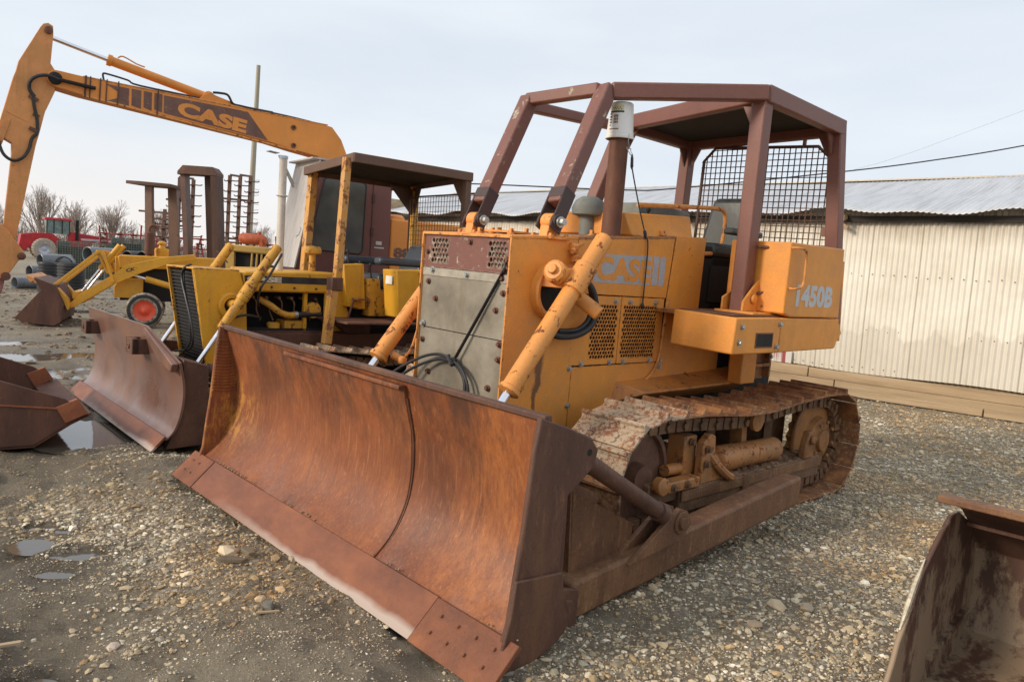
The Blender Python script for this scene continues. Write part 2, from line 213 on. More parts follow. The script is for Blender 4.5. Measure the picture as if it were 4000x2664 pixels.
# ---------------------------------------------------------------- mesh builder
class MB:
    def __init__(s): s.v = []; s.f = []
    def add(s, vs, fs):
        o = len(s.v); s.v += [tuple(p) for p in vs]; s.f += [tuple(i+o for i in q) for q in fs]; return s
    def bx(s, x0, x1, y0, y1, z0, z1):
        return s.add([(x, y, z) for x in (x0, x1) for y in (y0, y1) for z in (z0, z1)], [(0, 1, 3, 2), (4, 6, 7, 5), (0, 4, 5, 1), (2, 3, 7, 6), (0, 2, 6, 4), (1, 5, 7, 3)])
    def hexa(s, p):   # 8 points: bottom 4 then top 4
        return s.add(p, [(3, 2, 1, 0), (4, 5, 6, 7), (0, 1, 5, 4), (1, 2, 6, 5), (2, 3, 7, 6), (3, 0, 4, 7)])
    def beam(s, p, q, w, h, up=(0, 0, 1), w2=None, h2=None):
        p = Vector(p); q = Vector(q); d = (q-p).normalized(); a = d.cross(Vector(up)); a = a.normalized() if a.length > 1e-4 else d.orthogonal().normalized(); b = a.cross(d)
        w2 = w if w2 is None else w2; h2 = h if h2 is None else h2
        P = [p+a*x*w/2+b*y*h/2 for x, y in ((-1, -1), (1, -1), (1, 1), (-1, 1))] + [q+a*x*w2/2+b*y*h2/2 for x, y in ((-1, -1), (1, -1), (1, 1), (-1, 1))]
        return s.hexa(P)
    def tube(s, p, q, r, r2=None, n=20, cap=True):
        p = Vector(p); q = Vector(q); r2 = r if r2 is None else r2; d = (q-p).normalized(); a = d.orthogonal().normalized(); b = d.cross(a)
        vs = [c+(a*math.cos(2*math.pi*i/n)+b*math.sin(2*math.pi*i/n))*rr for c, rr in ((p, r), (q, r2)) for i in range(n)]
        fs = [(i, (i+1) % n, n+(i+1) % n, n+i) for i in range(n)]
        if cap: fs += [tuple(range(n-1, -1, -1)), tuple(range(n, 2*n))]
        return s.add(vs, fs)
    def path(s, pts, r, n=8, rs=None):
        pts = [Vector(p) for p in pts]; m = len(pts); vs = []; a = None
        for i, p in enumerate(pts):
            d = (pts[min(i+1, m-1)]-pts[max(i-1, 0)]).normalized()
            a = d.orthogonal().normalized() if a is None else (a-d*a.dot(d)).normalized(); b = d.cross(a); rr = rs[i] if rs else r
            vs += [p+(a*math.cos(2*math.pi*k/n)+b*math.sin(2*math.pi*k/n))*rr for k in range(n)]
        fs = [(i*n+k, i*n+(k+1) % n, (i+1)*n+(k+1) % n, (i+1)*n+k) for i in range(m-1) for k in range(n)] + [tuple(range(n-1, -1, -1)), tuple(range((m-1)*n, m*n))]
        return s.add(vs, fs)
    def prism(s, pts, a, b, pl='xz'):
        def m(p, t): return (p[0], t, p[1]) if pl == 'xz' else ((t, p[0], p[1]) if pl == 'yz' else (p[0], p[1], t))
        n = len(pts); return s.add([m(p, a) for p in pts]+[m(p, b) for p in pts], [tuple(range(n)), tuple(range(2*n-1, n-1, -1))]+[(i, n+i, n+(i+1) % n, (i+1) % n) for i in range(n)])
    def lathe(s, prof, o, ax=(0, 0, 1), n=24, a0=0, a1=2*math.pi):
        o = Vector(o); d = Vector(ax).normalized(); a = d.orthogonal().normalized(); b = d.cross(a); full = abs(a1-a0-2*math.pi) < 1e-6; m = n if full else n+1
        vs = [o+d*h+(a*math.cos(a0+(a1-a0)*i/n)+b*math.sin(a0+(a1-a0)*i/n))*r for r, h in prof for i in range(m)]
        fs = [(j*m+i, j*m+(i+1) % m, (j+1)*m+(i+1) % m, (j+1)*m+i) for j in range(len(prof)-1) for i in range(m if full else m-1)]
        return s.add(vs, fs)
    def disc(s, o, ax, r, t, n=10):
        o = Vector(o); return s.tube(o, o+Vector(ax).normalized()*t, r, n=n)
    def sheet(s, prof, y0, y1, t, ny=1):  # curved plate: profile (x,z) extruded in y with thickness t towards -normal
        P = [Vector((x, 0, z)) for x, z in prof]; n = len(P); B = []
        for i, p in enumerate(P):
            d = (P[min(i+1, n-1)]-P[max(i-1, 0)]).normalized(); B.append(p+Vector((-d.z, 0, d.x))*t)
        pts = [(p.x, p.z) for p in P]+[(p.x, p.z) for p in reversed(B)]
        m = 2*n; vs = [(x, y0+(y1-y0)*j/ny, z) for j in range(ny+1) for x, z in pts]
        fs = [(j*m+i, j*m+(i+1) % m, (j+1)*m+(i+1) % m, (j+1)*m+i) for j in range(ny) for i in range(m)]
        for j, rv in ((0, 1), (ny, 0)):
            for i in range(n-1):
                q = (j*m+i, j*m+i+1, j*m+m-2-i, j*m+m-1-i); fs.append(q if rv else q[::-1])
        return s.add(vs, fs)
    def build(s, name, mat, par=None, bev=0., label=None, kind=None, ang=35, smooth=True):
        me = bpy.data.meshes.new(name); me.from_pydata(s.v, [], s.f); me.materials.append(mat)
        import bmesh
        bm = bmesh.new(); bm.from_mesh(me); bmesh.ops.recalc_face_normals(bm, faces=bm.faces)
        bm.to_mesh(me); bm.free()
        if smooth and len(s.f):
            me.polygons.foreach_set('use_smooth', [True]*len(me.polygons)); me.set_sharp_from_angle(angle=R(ang))
        o = bpy.data.objects.new(name, me); S.collection.objects.link(o)
        if par is not None: o.parent = par
        if bev:
            b = o.modifiers.new('bevel', 'BEVEL'); b.width = bev; b.segments = 2; b.limit_method = 'ANGLE'; b.angle_limit = R(50)
        if label: o['label'] = label
        if kind: o['kind'] = kind
        return o
def tag(o, label, cat, group=None):
    o['label'] = label; o['category'] = cat
    if group: o['group'] = group
    return o
def thing(name, label, cat, loc=(0, 0, 0), rot=(0, 0, 0), group=None):
    o = bpy.data.objects.new(name, None); S.collection.objects.link(o); o.location = loc; o.rotation_euler = rot; o.empty_display_size = .2
    return tag(o, label, cat, group)
def copytree(o, par=None):
    c = o.copy(); S.collection.objects.link(c); c.parent = par
    for ch in list(o.children): copytree(ch, c)
    return c
def text(s, o, u, v, w, h, off=.0, bold=.03, t=.003, shear=0.):   # lettering filling a w x h box; o lower-left corner
    c = bpy.data.curves.new('txt', 'FONT'); c.body = s; c.offset = bold; c.resolution_u = 4; c.shear = shear; ob = bpy.data.objects.new('txt', c); S.collection.objects.link(ob)
    dg = bpy.context.evaluated_depsgraph_get(); me = bpy.data.meshes.new_from_object(ob.evaluated_get(dg)); bpy.data.objects.remove(ob)
    co = np.array([x.co[:] for x in me.vertices]); mn = co.min(0); mxx = co.max(0); o = Vector(o); u = Vector(u).normalized(); v = Vector(v).normalized(); nn = u.cross(v)
    m = MB(); vs = [o+u*((c_[0]-mn[0])/(mxx[0]-mn[0])*w)+v*((c_[1]-mn[1])/(mxx[1]-mn[1])*h)+nn*t for c_ in co]
    m.add(vs, [tuple(p.vertices) for p in me.polygons]); bpy.data.meshes.remove(me); return m
def smoothpts(pts, k=6):
    P = [Vector(p) for p in pts]; out = []
    for i in range(len(P)-1):
        a, b, c, d = P[max(i-1, 0)], P[i], P[i+1], P[min(i+2, len(P)-1)]
        for j in range(k):
            t = j/k; out.append(.5*((2*b)+(c-a)*t+(2*a-5*b+4*c-d)*t*t+(3*b-a-3*c+d)*t**3))
    return out+[P[-1]]
def hexpanel(x0, x1, z0, z1, y, nx, nz, rr, flipx=False, axis='y', t=.006):   # plate with a staggered field of real round holes
    m = MB(); dx = (x1-x0)/(nx+.5); dz = (z1-z0)/nz; K = 12
    def P(x, z, dy=0): return (x, y-dy, z) if axis == 'y' else (y-dy, x, z)
    for r in range(nz):
        za = z0+r*dz; off = .5*dx*(r % 2)
        if off: m.add([P(x0, za), P(x0+off, za), P(x0+off, za+dz), P(x0, za+dz)], [(0, 1, 2, 3)])
        else: m.add([P(x1-.5*dx, za), P(x1, za), P(x1, za+dz), P(x1-.5*dx, za+dz)], [(0, 1, 2, 3)])
        for c in range(nx):
            cx = x0+off+(c+.5)*dx; cz = za+dz/2; o = []; i_ = []; j_ = []
            for k in range(K):
                a = 2*math.pi*(k+.5)/K; ca, sa = math.cos(a), math.sin(a); q = min(dx/2/max(abs(ca), 1e-6), dz/2/max(abs(sa), 1e-6)); 
                ox, oz = ca*q, sa*q
                if k in (1, 4, 7, 10) or True:
                    pass
                o.append(P(cx+ox, cz+oz)); i_.append(P(cx+ca*rr, cz+sa*rr)); j_.append(P(cx+ca*rr, cz+sa*rr, t))
            m.add(o+i_+j_, [(k, (k+1) % K, K+(k+1) % K, K+k) for k in range(K)]+[(K+k, K+(k+1) % K, 2*K+(k+1) % K, 2*K+k) for k in range(K)])
            for sxx, szz in ((1, 1), (-1, 1), (-1, -1), (1, -1)):   # corner fillers
                best = [p for p in o if (p[0 if axis == 'y' else 1]-cx)*sxx > 0 and (p[2]-cz)*szz > 0]
                cor = P(cx+sxx*dx/2, cz+szz*dz/2); best = sorted(best, key=lambda p: (Vector(p)-Vector(cor)).length)[:2]
                m.add([cor]+best, [(0, 1, 2)])
    return m

# ---------------------------------------------------------------- tracks
def track_path(c1, r1, c2, r2, sag=.03, step=.02):
    """closed loop in xz: rear wheel c1,r1 ; front wheel c2,r2"""
    pts = []
    for i in range(21): a = R(-90-9*i); pts.append((c1[0]+r1*math.cos(a), c1[1]+r1*math.sin(a)))      # rear, bottom -> top
    x0, z0 = pts[-1]; x1, z1 = c2[0], c2[1]+r2
    for i in range(1, 20):
        t = i/20; pts.append((x0+(x1-x0)*t, z0+(z1-z0)*t-sag*math.sin(math.pi*t)**2+.012*math.sin(9*t)))
    for i in range(21): a = R(90-9*i); pts.append((c2[0]+r2*math.cos(a), c2[1]+r2*math.sin(a)))
    return pts
def along(pts, n):
    P = [Vector((x, 0, z)) for x, z in pts]+[Vector((pts[0][0], 0, pts[0][1]))]; L = [0]
    for a, b in zip(P, P[1:]): L.append(L[-1]+(b-a).length)
    res = []
    for k in range(n):
        s_ = (k+.5)*L[-1]/n; i = max(j for j in range(len(L)) if L[j] <= s_); t = (s_-L[i])/(L[i+1]-L[i]); res.append((P[i].lerp(P[i+1], t), (P[i+1]-P[i]).normalized()))
    return res, L[-1]/n
def make_track(root, yc, c1, r1, c2, r2, n, w, sag, mud_to=None):
    pts = track_path(c1, r1, c2, r2, sag); fr, pitch = along(pts, n); link = MB()
    for k in range(n*1):
        p, d = fr[k]; nn = Vector((-d.z, 0, d.x)); q = p-nn*.0
        for yy in (-.075, .075):
            for sgn in (-.25, .25):
                c = q+d*pitch*sgn-nn*.075*1+Vector((0, yc+yy, 0)); a = c-d*pitch*.2; b = c+d*pitch*.2; link.beam(a, b, .05, .085, up=nn)
        link.tube(q-nn*.08+Vector((0, yc-.12, 0))+d*pitch*.5, q-nn*.08+Vector((0, yc+.12, 0))+d*pitch*.5, .026, n=8)
    t = link.build('track_chain', MUDDY, root)
    sh = MB(); sh.bx(-pitch*.56, pitch*.46, -w/2, w/2, 0, .016); sh.prism([(-pitch*.50-.004, .016), (-pitch*.50+.05, .016), (-pitch*.50+.030, .030), (-pitch*.50+.026, .052), (-pitch*.50+.004, .054)], -w/2, w/2)
    for y in (-.09, .09): sh.tube((pitch*.12, y, .012), (pitch*.12, y, .028), .018, n=6); sh.tube((pitch*.30, y, .012), (pitch*.30, y, .028), .018, n=6)
    base = {}
    for i, (p, d) in enumerate(fr):
        nn = Vector((-d.z, 0, d.x)); outw = nn if nn.dot(p-Vector(((c1[0]+c2[0])/2, 0, (c1[1]+c2[1])/2))) > 0 else -nn
        mat = SHOE_MUD if (mud_to and p.x > mud_to and p.z > .45) else SHOE
        key = mat.name
        if key not in base: o = base[key] = sh.build('track_shoe', mat, t, bev=.004)
        else: o = base[key].copy(); S.collection.objects.link(o); o.parent = t
        yv = outw.cross(d); m = Matrix((d, yv, outw)).transposed().to_4x4()
        if m.determinant() < 0: m = Matrix((d, -yv, outw)).transposed().to_4x4()
        jit = random.uniform(-.012, .012); m.translation = p+outw*.008+Vector((0, yc+random.uniform(-.006, .006), 0)); o.matrix_local = m @ Matrix.Rotation(jit, 4, 'Y')
    return t
def bolts(pts, ax, mat, par, r=.014, t=.014, name='bolt'):   # every bolt head its own small part
    m = MB(); m.disc((0, 0, 0), ax, r*1.5, t*.3, 12); m.disc(Vector(ax).normalized()*t*.3, ax, r, t, 6); o = None
    for p in pts:
        if o is None: o = m.build(name, mat, par)
        else: o = o.copy(); S.collection.objects.link(o); o.parent = par
        o.location = p
random.seed(5)
# ================================================================ MAIN DOZER (x forward, y to its left, z up)
D1 = thing('bulldozer', 'large orange crawler bulldozer with brown roll cage and wide rusty blade, nearest in the yard', 'bulldozer', (1.1595, 6.4696, 0), (-.021, .0009, -2.3817))
def B(name, m, mat, par=D1, **k): return m.build(name, mat, par, **k)
# blade
prof = [(2.955, 1.095), (2.915, .94), (2.88, .82), (2.865, .71), (2.86, .58), (2.875, .45), (2.91, .35), (2.96, .26), (3.02, .19), (3.09, .13)]
pp = [(p.x, p.z) for p in smoothpts([(x, 0, z) for x, z in prof], 3)]
m = MB(); m.sheet([(x-.022, z) for x, z in pp], -1.64, 1.64, .022, 40)
for i, (x, y, z) in enumerate(m.v): m.v[i] = (x+.006*math.sin(y*2.3+z*3)+.004*math.sin(y*6.1-z*2), y, z)
bl = B('blade', m, BLADE)
m = MB(); m.disc((2.67, 1.664, .925), (0, 1, 0), .016, .003, 14); B('pin_hole', m, BLACK, bl)
m = MB(); m.sheet([(x-.004, z) for x, z in pp if z < 1.055], -.66, .62, .024, 8); m.beam((2.972, -.66, 1.052), (2.972, .62, 1.052), .045, .022); B('centre_plate', m, BLADE, bl, bev=.004)
m = MB(); m.beam((2.952, -1.66, 1.10), (2.952, 1.66, 1.10), .045, .03); B('top_lip', m, DARKRUST, bl, bev=.006)
side = [(3.0, 1.11), (3.02, .97), (3.035, .76), (3.05, .58), (3.07, .42), (3.09, .22), (3.15, .03), (3.02, -.0), (2.82, .06), (2.72, .10), (2.70, .20), (2.80, .34), (2.80, .55), (2.79, .74), (2.70, .80), (2.62, .86), (2.61, .93), (2.66, .99), (2.83, 1.055)]
for y0, y1 in ((1.635, 1.665), (-1.665, -1.635)):
    m = MB(); m.prism(side, y0, y1); B('blade_side_plate', m, DARKRUST if y0 > 0 else BLADE, bl, bev=.008)
for yw in (-.662, .622):
    m = MB(); m.path([(x+.006, yw, z) for x, z in pp if z < 1.05], .007, 6); B('plate_weld', m, BUCKETRUST, bl)
m = MB(); m.prism([(3.085, .42), (3.10, .26), (3.16, .03), (3.02, -.0), (2.80, .07), (2.74, .12), (2.80, .40)], 1.665, 1.685); B('wear_plate', m, DARKRUST, bl, bev=.006)
m = MB()
for i in range(17):
    z = .64+.023*i; x0 = np.interp(z, [.45, .58, .71, .94, 1.09], [2.875, 2.86, 2.865, 2.915, 2.955]); x1 = np.interp(z, [.58, .76, .97, 1.09], [3.05, 3.035, 3.02, 3.0])-.008
    m.path(smoothpts([(x1, -1.634, z+random.uniform(-.003, .003)), ((x0+x1)/2, -1.633, z-.008+random.uniform(-.004, .004)), (x0, -1.634, z-.002)], 3), .0075, 5)
B('weld_beads', m, BLADE, bl)
def edge(y0, y1, mat, name, dx=0.):
    m = MB(); m.hexa([(3.235+dx, y0, -.005), (3.235+dx, y1, -.005), (3.07+dx, y1, .150), (3.07+dx, y0, .150), (3.257+dx, y0, .005), (3.257+dx, y1, .005), (3.088+dx, y1, .168), (3.088+dx, y0, .168)]); return B(name, m, mat, bl, bev=.004)
edge(-1.405, 1.185, EDGE, 'cutting_edge'); e1 = edge(1.19, 1.74, EDGE_PLAIN, 'end_bit', .006); e2 = edge(-1.76, -1.41, EDGE_PLAIN, 'end_bit', .006)
for e, ys in ((e1, (1.28, 1.40, 1.52, 1.64)), (e2, (-1.66, -1.56))):
    bolts([(3.19-(z-.055)*1.02+.022, y, z+.014) for y in ys for z in (.055, .115)], (1, 0, 1), EDGE_PLAIN, bl, r=.0065, t=.0008, name='plough_bolt')
m = MB()
for i in range(46):
    y = random.choice((-1.05, -.98, -.2, .9, 1.45))+random.gauss(0, .13); s_ = random.uniform(.003, .009); x = 3.075+random.uniform(0, .012); m.lathe([(0, -s_), (s_*.8, -s_*.3), (s_, s_*.2), (0, s_*.8)], (x, y, .172+random.uniform(0, .004)), n=5)
B('grit', m, plain('grit', (.28, .20, .12), .9, 0, .3), bl, smooth=False, kind='stuff')
m = MB(); m.prism([(2.84, .98), (2.72, .80), (2.70, .25), (2.86, .10), (3.0, .08), (2.9, .3), (2.83, .5), (2.84, .8)], -1.60, 1.60); B('back_beam', m, DARKRUST, bl)
# push arms, braces
for s in (1, -1):
    m = MB(); y0, y1 = s*1.345, s*1.50
    m.hexa([(.16, y0, .23), (.16, y1, .23), (2.55, y1, -.0), (2.55, y0, -.0), (.16, y0, .43), (.16, y1, .43), (2.50, y1, .205), (2.50, y0, .205)])
    pa = B('push_arm', m, ARMRUST, bev=.02)
    m = MB(); m.prism([(2.42, .20), (1.93, .24), (1.93, .38), (2.46, .64)], s*1.375, s*1.40); m.prism([(2.42, .19), (2.0, .24), (2.0, .50), (2.46, .70)], s*1.17, s*1.19)
    m.hexa([(2.41, s*1.17, .18), (2.43, s*1.17, .18), (2.43, s*1.40, .18), (2.41, s*1.40, .18), (2.45, s*1.17, .68), (2.47, s*1.17, .68), (2.47, s*1.40, .65), (2.45, s*1.40, .65)]); B('gusset', m, ARMRUST, pa)
    m = MB(); m.prism([(2.10, .22), (1.62, .27), (1.56, .36), (1.60, .43), (1.68, .46), (1.76, .42)], s*1.40, s*1.43); m.prism([(2.10, .22), (1.62, .27), (1.56, .36), (1.60, .43), (1.68, .46), (1.76, .42)], s*1.50, s*1.53)
    m.tube((1.66, s*1.38, .375), (1.66, s*1.56, .375), .036); m.tube((1.66, s*1.53, .375), (1.66, s*1.54, .375), .065); B('brace_bracket', m, ARMRUST, pa, bev=.004)
    m = MB(); m.tube((2.66, s*1.55, .90), (1.86, s*1.50, .47), .045); m.tube((1.90, s*1.50, .49), (1.66, s*1.47, .375), .033); m.tube((1.86, s*1.5, .47), (1.80, s*1.5, .44), .055); B('brace', m, DARKRUST, pa)
    m = MB(); m.tube((2.60, s*1.36, .12), (2.60, s*1.56, .12), .05); m.prism([(2.50, .0), (2.50, .19), (2.60, .22), (2.70, .19), (2.76, .08), (2.70, .0)], s*1.51, s*1.54); m.prism([(2.50, .0), (2.50, .19), (2.60, .22), (2.70, .19), (2.76, .08), (2.70, .0)], s*1.31, s*1.34); B('pivot_pin', m, DARKRUST, pa, bev=.005)
# body
m = MB(); m.bx(-1.3, 2.05, -.40, .40, .45, 1.90); B('chassis', m, BLACK)
m = MB(); m.prism([(2.12, 1.905), (1.52, 1.945), (1.52, 1.925), (2.12, 1.885)], -.446, .446); hd = B('nose_top', m, ORANGE, bev=.004)
m = MB(); m.prism([(2.115, 1.885), (1.522, 1.925), (1.482, 1.08), (1.482, .62), (2.115, .62)], .432, .446); B('nose_side_panel', m, NOSE, bev=.004)
m = MB(); m.prism([(2.115, 1.885), (1.522, 1.925), (1.482, .62), (2.115, .62)], -.446, -.432); B('nose_side_panel', m, ORANGE, bev=.004)
m = MB(); m.prism([(1.515, 1.945), (.445, 2.035), (.445, 2.015), (1.515, 1.925)], -.446, .446); B('hood', m, DIRTY_ORANGE, bev=.004)
m = MB(); m.prism([(1.515, 1.575), (1.518, 1.925), (.452, 2.015), (.495, 1.568)], .434, .447); dr = B('engine_door', m, ORANGE, bev=.003)
m = MB(); m.prism([(1.515, 1.2), (1.518, 1.925), (.452, 2.015), (.495, 1.1)], -.447, -.434); B('engine_door', m, ORANGE, bev=.003)
for (xa, xb, h0, h1, nx) in ((1.02, 1.512, 1.045, 1.325, 9), (.512, 1.014, .585, .985, 14)):
    m = hexpanel(h0, h1, 1.13, 1.505, .446, nx, 14, .0127); vp = B('vent_panel', m, ORANGE, ang=20, smooth=False)
    m = MB()
    for a, b, c, d in ((xa, h0, 1.09, 1.565), (h1, xb, 1.09, 1.565), (h0, h1, 1.09, 1.13), (h0, h1, 1.505, 1.565)): m.bx(a, b, .436, .4462, c, d)
    B('vent_frame', m, ORANGE, vp)
m = MB(); m.bx(.5, 1.52, .395, .41, 1.05, 1.55); B('vent_backing', m, plain('engine_dark', (.022, .016, .012), .9))
m = MB(); m.prism([(1.478, .60), (1.478, 1.078), (.52, 1.086), (.56, 1.0), (.66, .95), (.95, .86), (1.1, .60)], .433, .4455); B('lower_side_panel', m, ORANGE, bev=.003)
m = MB(); m.prism([(.44, 2.035), (.05, 2.055), (.06, 1.50), (-.30, 1.50), (-.30, .88), (1.02, .80), (.95, .85), (.66, .94), (.55, 1.02), (.515, 1.10), (.488, 1.56)], .44, .455); B('cowl_side', m, ORANGE, bev=.004)
m = MB(); m.prism([(.44, 2.035), (.05, 2.055), (.06, 1.50), (-.30, 1.50), (-.30, .88), (1.02, .80), (.515, 1.10)], -.455, -.44); B('cowl_side', m, ORANGE, bev=.004)
m = MB(); m.bx(.05, .44, -.44, .44, 2.02, 2.035); m.bx(.05, .07, -.44, .44, 1.5, 2.03); B('cowl', m, ORANGE)
pts = smoothpts([(.472, .452, 1.56), (.50, .456, 1.3), (.525, .457, 1.12), (.60, .458, 1.0), (.75, .458, .93), (1.02, .458, .83), (1.2, .457, .76)], 5)
m = MB(); m.path(pts, .010, 6); B('seam_bead', m, ORANGE_WORN)
for s in (1, -1):
    m = MB(); m.hexa([(1.05, s*.44, .80), (-.5, s*.44, .80), (-.5, s*.66, .925), (.90, s*.64, .895), (1.0, s*.44, .96), (-.5, s*.44, 1.02), (-.5, s*.66, .94), (.90, s*.64, .91)]); B('track_guard', m, ORANGE_MUD, bev=.01)
bolts([(1.08, .4465, 1.53), (.92, .4465, 1.53), (.62, .4465, 1.53), (1.5, .4465, 1.07), (1.39, .4465, 1.10), (1.09, .4465, 1.105), (.94, .4465, 1.105), (.63, .4465, 1.105), (.51, .456, 1.10), (.51, .456, 1.05), (1.49, .4465, .82)], (0, 1, 0), STEEL, D1, name='bolt')
# front guard
m = MB(); m.bx(2.06, 2.10, -.43, .43, .60, 1.255); g1 = B('radiator_guard', m, PERF)
m = MB(); m.bx(2.06, 2.104, -.43, .43, 1.262, 1.61); m.bx(2.06, 2.106, -.43, .43, 1.612, 1.665); B('guard_panel', m, PERF, g1)
m = MB(); m.bx(2.106, 2.109, -.428, .428, 1.612, 1.663); B('plain_strip', m, GALV, g1)
def hexg(y0, y1): return hexpanel(y0, y1, 1.70, 1.865, 2.104, 5, 5, .0148, axis='x', t=.008)
gp = B('brown_grille_panel', hexg(-.355, -.165), BROWN_SCRAPED, smooth=False); m = hexg(.225, .405); B('hole_field', m, BROWN_SCRAPED, gp, smooth=False)
m = MB()
for a, b, c, d in ((-.43, -.355, 1.668, 1.885), (-.165, .225, 1.668, 1.885), (.405, .43, 1.668, 1.885), (-.355, -.165, 1.668, 1.70), (-.355, -.165, 1.865, 1.885), (.225, .405, 1.668, 1.70), (.225, .405, 1.865, 1.885)): m.bx(2.09, 2.1042, a, b, c, d)
B('grille_border', m, BROWN_SCRAPED, gp)
m = MB(); m.bx(2.06, 2.075, -.42, .42, 1.67, 1.88); B('core', m, plain('core_beige', (.30, .27, .20), .8, 0, .5, 30), gp)
fb = [(.04, 1.64), (-.32, 1.65), (-.36, 1.57), (-.27, 1.46), (-.39, 1.28), (-.39, 1.17), (.395, 1.55), (.34, 1.44), (.395, 1.235), (.395, 1.14), (-.3, .96), (.32, .95), (.38, 1.64)]
bolts([(2.109, y, z) for y, z in fb[:2]+fb[4:5]], (1, 0, 0), STEEL, g1, r=.016, name='bolt'); bolts([(2.106, y, z) for y, z in fb[2:4]+fb[5:]], (1, 0, 0), BOLT, g1, r=.014, name='bolt')
bolts([(2.105, .05, 1.85), (2.105, -.39, 1.77), (2.105, .415, 1.76)], (1, 0, 0), BOLT, gp, r=.014, name='bolt')
m = MB(); m.bx(2.108, 2.122, -.447, -.434, .62, 1.90); m.bx(2.108, 2.122, .434, .447, .62, 1.90); m.bx(2.108, 2.122, -.434, .434, 1.886, 1.90); B('front_rim', m, ORANGE_WORN, bev=.003)
# lift cylinders and trunnions
for s in (1, -1):
    yy = s*.68
    m = MB(); a = Vector((1.535, yy, 1.945)); b = Vector((2.262, yy, 1.008)); d = (b-a).normalized()
    m.lathe([(0, -.012), (.035, -.008), (.056, .01), (.057, .03), (.057, (b-a).length-.02), (.066, (b-a).length-.02), (.068, (b-a).length+.01), (.05, (b-a).length+.018), (0, (b-a).length+.018)], a, d, 28); cy = B('lift_cylinder', m, ORANGE_WORN)
    m = MB(); m.tube(b, b+d*.62, .026); B('rod', m, CHROME, cy)
    c = Vector((1.745, yy, 1.675)); m = MB(); m.tube(c-d*.10, c+d*.10, .071, n=26); m.tube(c+Vector((.0, -s*.23, .0)), c+Vector((0, s*.02, 0)), .062, n=20); B('trunnion', m, ORANGE_WORN, cy, bev=.004)
    m = MB(); c2 = Vector((1.86, s*.60, 1.70)); m.lathe([(.0, -.03), (.062, -.03), (.070, -.02), (.070, .05), (.055, .065), (.0, .068)], c2, (.75, s*.25, .25), 22); m.lathe([(0, .06), (.03, .06), (.03, .09), (0, .095)], c2, (.75, s*.25, .25), 8); m.beam((1.84, s*.46, 1.66), (1.78, s*.62, 1.66), .10, .10); m.tube((1.60, s*.50, 1.58), (1.50, s*.66, 1.46), .048, n=18); B('trunnion_cap', m, ORANGE_WORN, cy, bev=.004)
    m = MB(); m.beam((2.58, yy-.05, .60), (2.84, yy-.05, .60), .03, .16); m.beam((2.58, yy+.05, .60), (2.84, yy+.05, .60), .03, .16); B('cylinder_lug', m, DARKRUST, bl)
    m = MB(); m.tube((2.16, yy-s*.02, 1.02), (2.10, yy-s*.10, .98), .028); m.lathe([(0, -.035), (.03, -.02), (.035, 0), (.03, .02), (0, .035)], (2.12, yy-s*.09, .99), (0, 0, 1), 10); m.path(smoothpts([(2.12, yy-s*.09, 1.0), (2.05, yy-s*.1, 1.08), (1.98, yy-s*.09, 1.3)], 4), .010, 6); B('hydraulic_line', m, ORANGE_WORN, cy)
    m = MB(); m.lathe([(.185, 0), (.182, .05), (.172, .062), (.150, .058), (.135, .03), (.13, 0)], (1.745, s*.447, 1.58), (0, s, 0), 36)
    B('yoke_ring', m, ORANGE)
    m = MB(); m.lathe([(0, .003), (.135, .003), (.14, .0)], (1.72, s*.447, 1.56), (0, s, 0), 28); B('yoke_opening', m, BLACK)
m = MB(); m.path(smoothpts([(1.50, .50, 1.68), (1.43, .53, 1.60), (1.39, .54, 1.46), (1.44, .54, 1.36), (1.56, .53, 1.305), (1.72, .52, 1.30), (1.80, .49, 1.34)], 6), .021, 10); m.path(smoothpts([(1.47, .50, 1.68), (1.41, .50, 1.58), (1.42, .51, 1.42), (1.53, .51, 1.34), (1.70, .50, 1.33)], 6), .018, 8); B('hydraulic_hose', m, RUBBER)
m = MB()
for p, r_ in (((1.585, .47, 1.87), .030), ((1.56, .475, 1.80), .034)): m.lathe([(0, -.03), (r_, -.025), (r_*1.1, 0), (r_, .025), (0, .03)], p, (0, .4, 1), 8); m.tube(p, Vector(p)+Vector((-.06, .02, .035)), .015, n=8); m.tube(p, Vector(p)+Vector((.045, .03, -.03)), .018, n=8)
B('hydraulic_fitting', m, ORANGE_WORN, smooth=False)
# decals and lettering on engine door and tank
m = MB(); m.prism([(1.345, 1.655), (1.345, 1.845), (.715, 1.868), (.715, 1.658)], .4475, .4485); m.prism([(.695, 1.658), (.695, 1.869), (.630, 1.871), (.630, 1.658)], .4475, .4485); m.prism([(.612, 1.658), (.612, 1.871), (.545, 1.873), (.545, 1.658)], .4475, .4485); dc = B('name_decal', m, GREYP, dr)
B('lettering', text('CASE', (1.325, .4487, 1.672), (-1, 0, 0), (0, 0, 1), .605, .165, bold=.045, t=.001), ORANGE, dc, smooth=False)
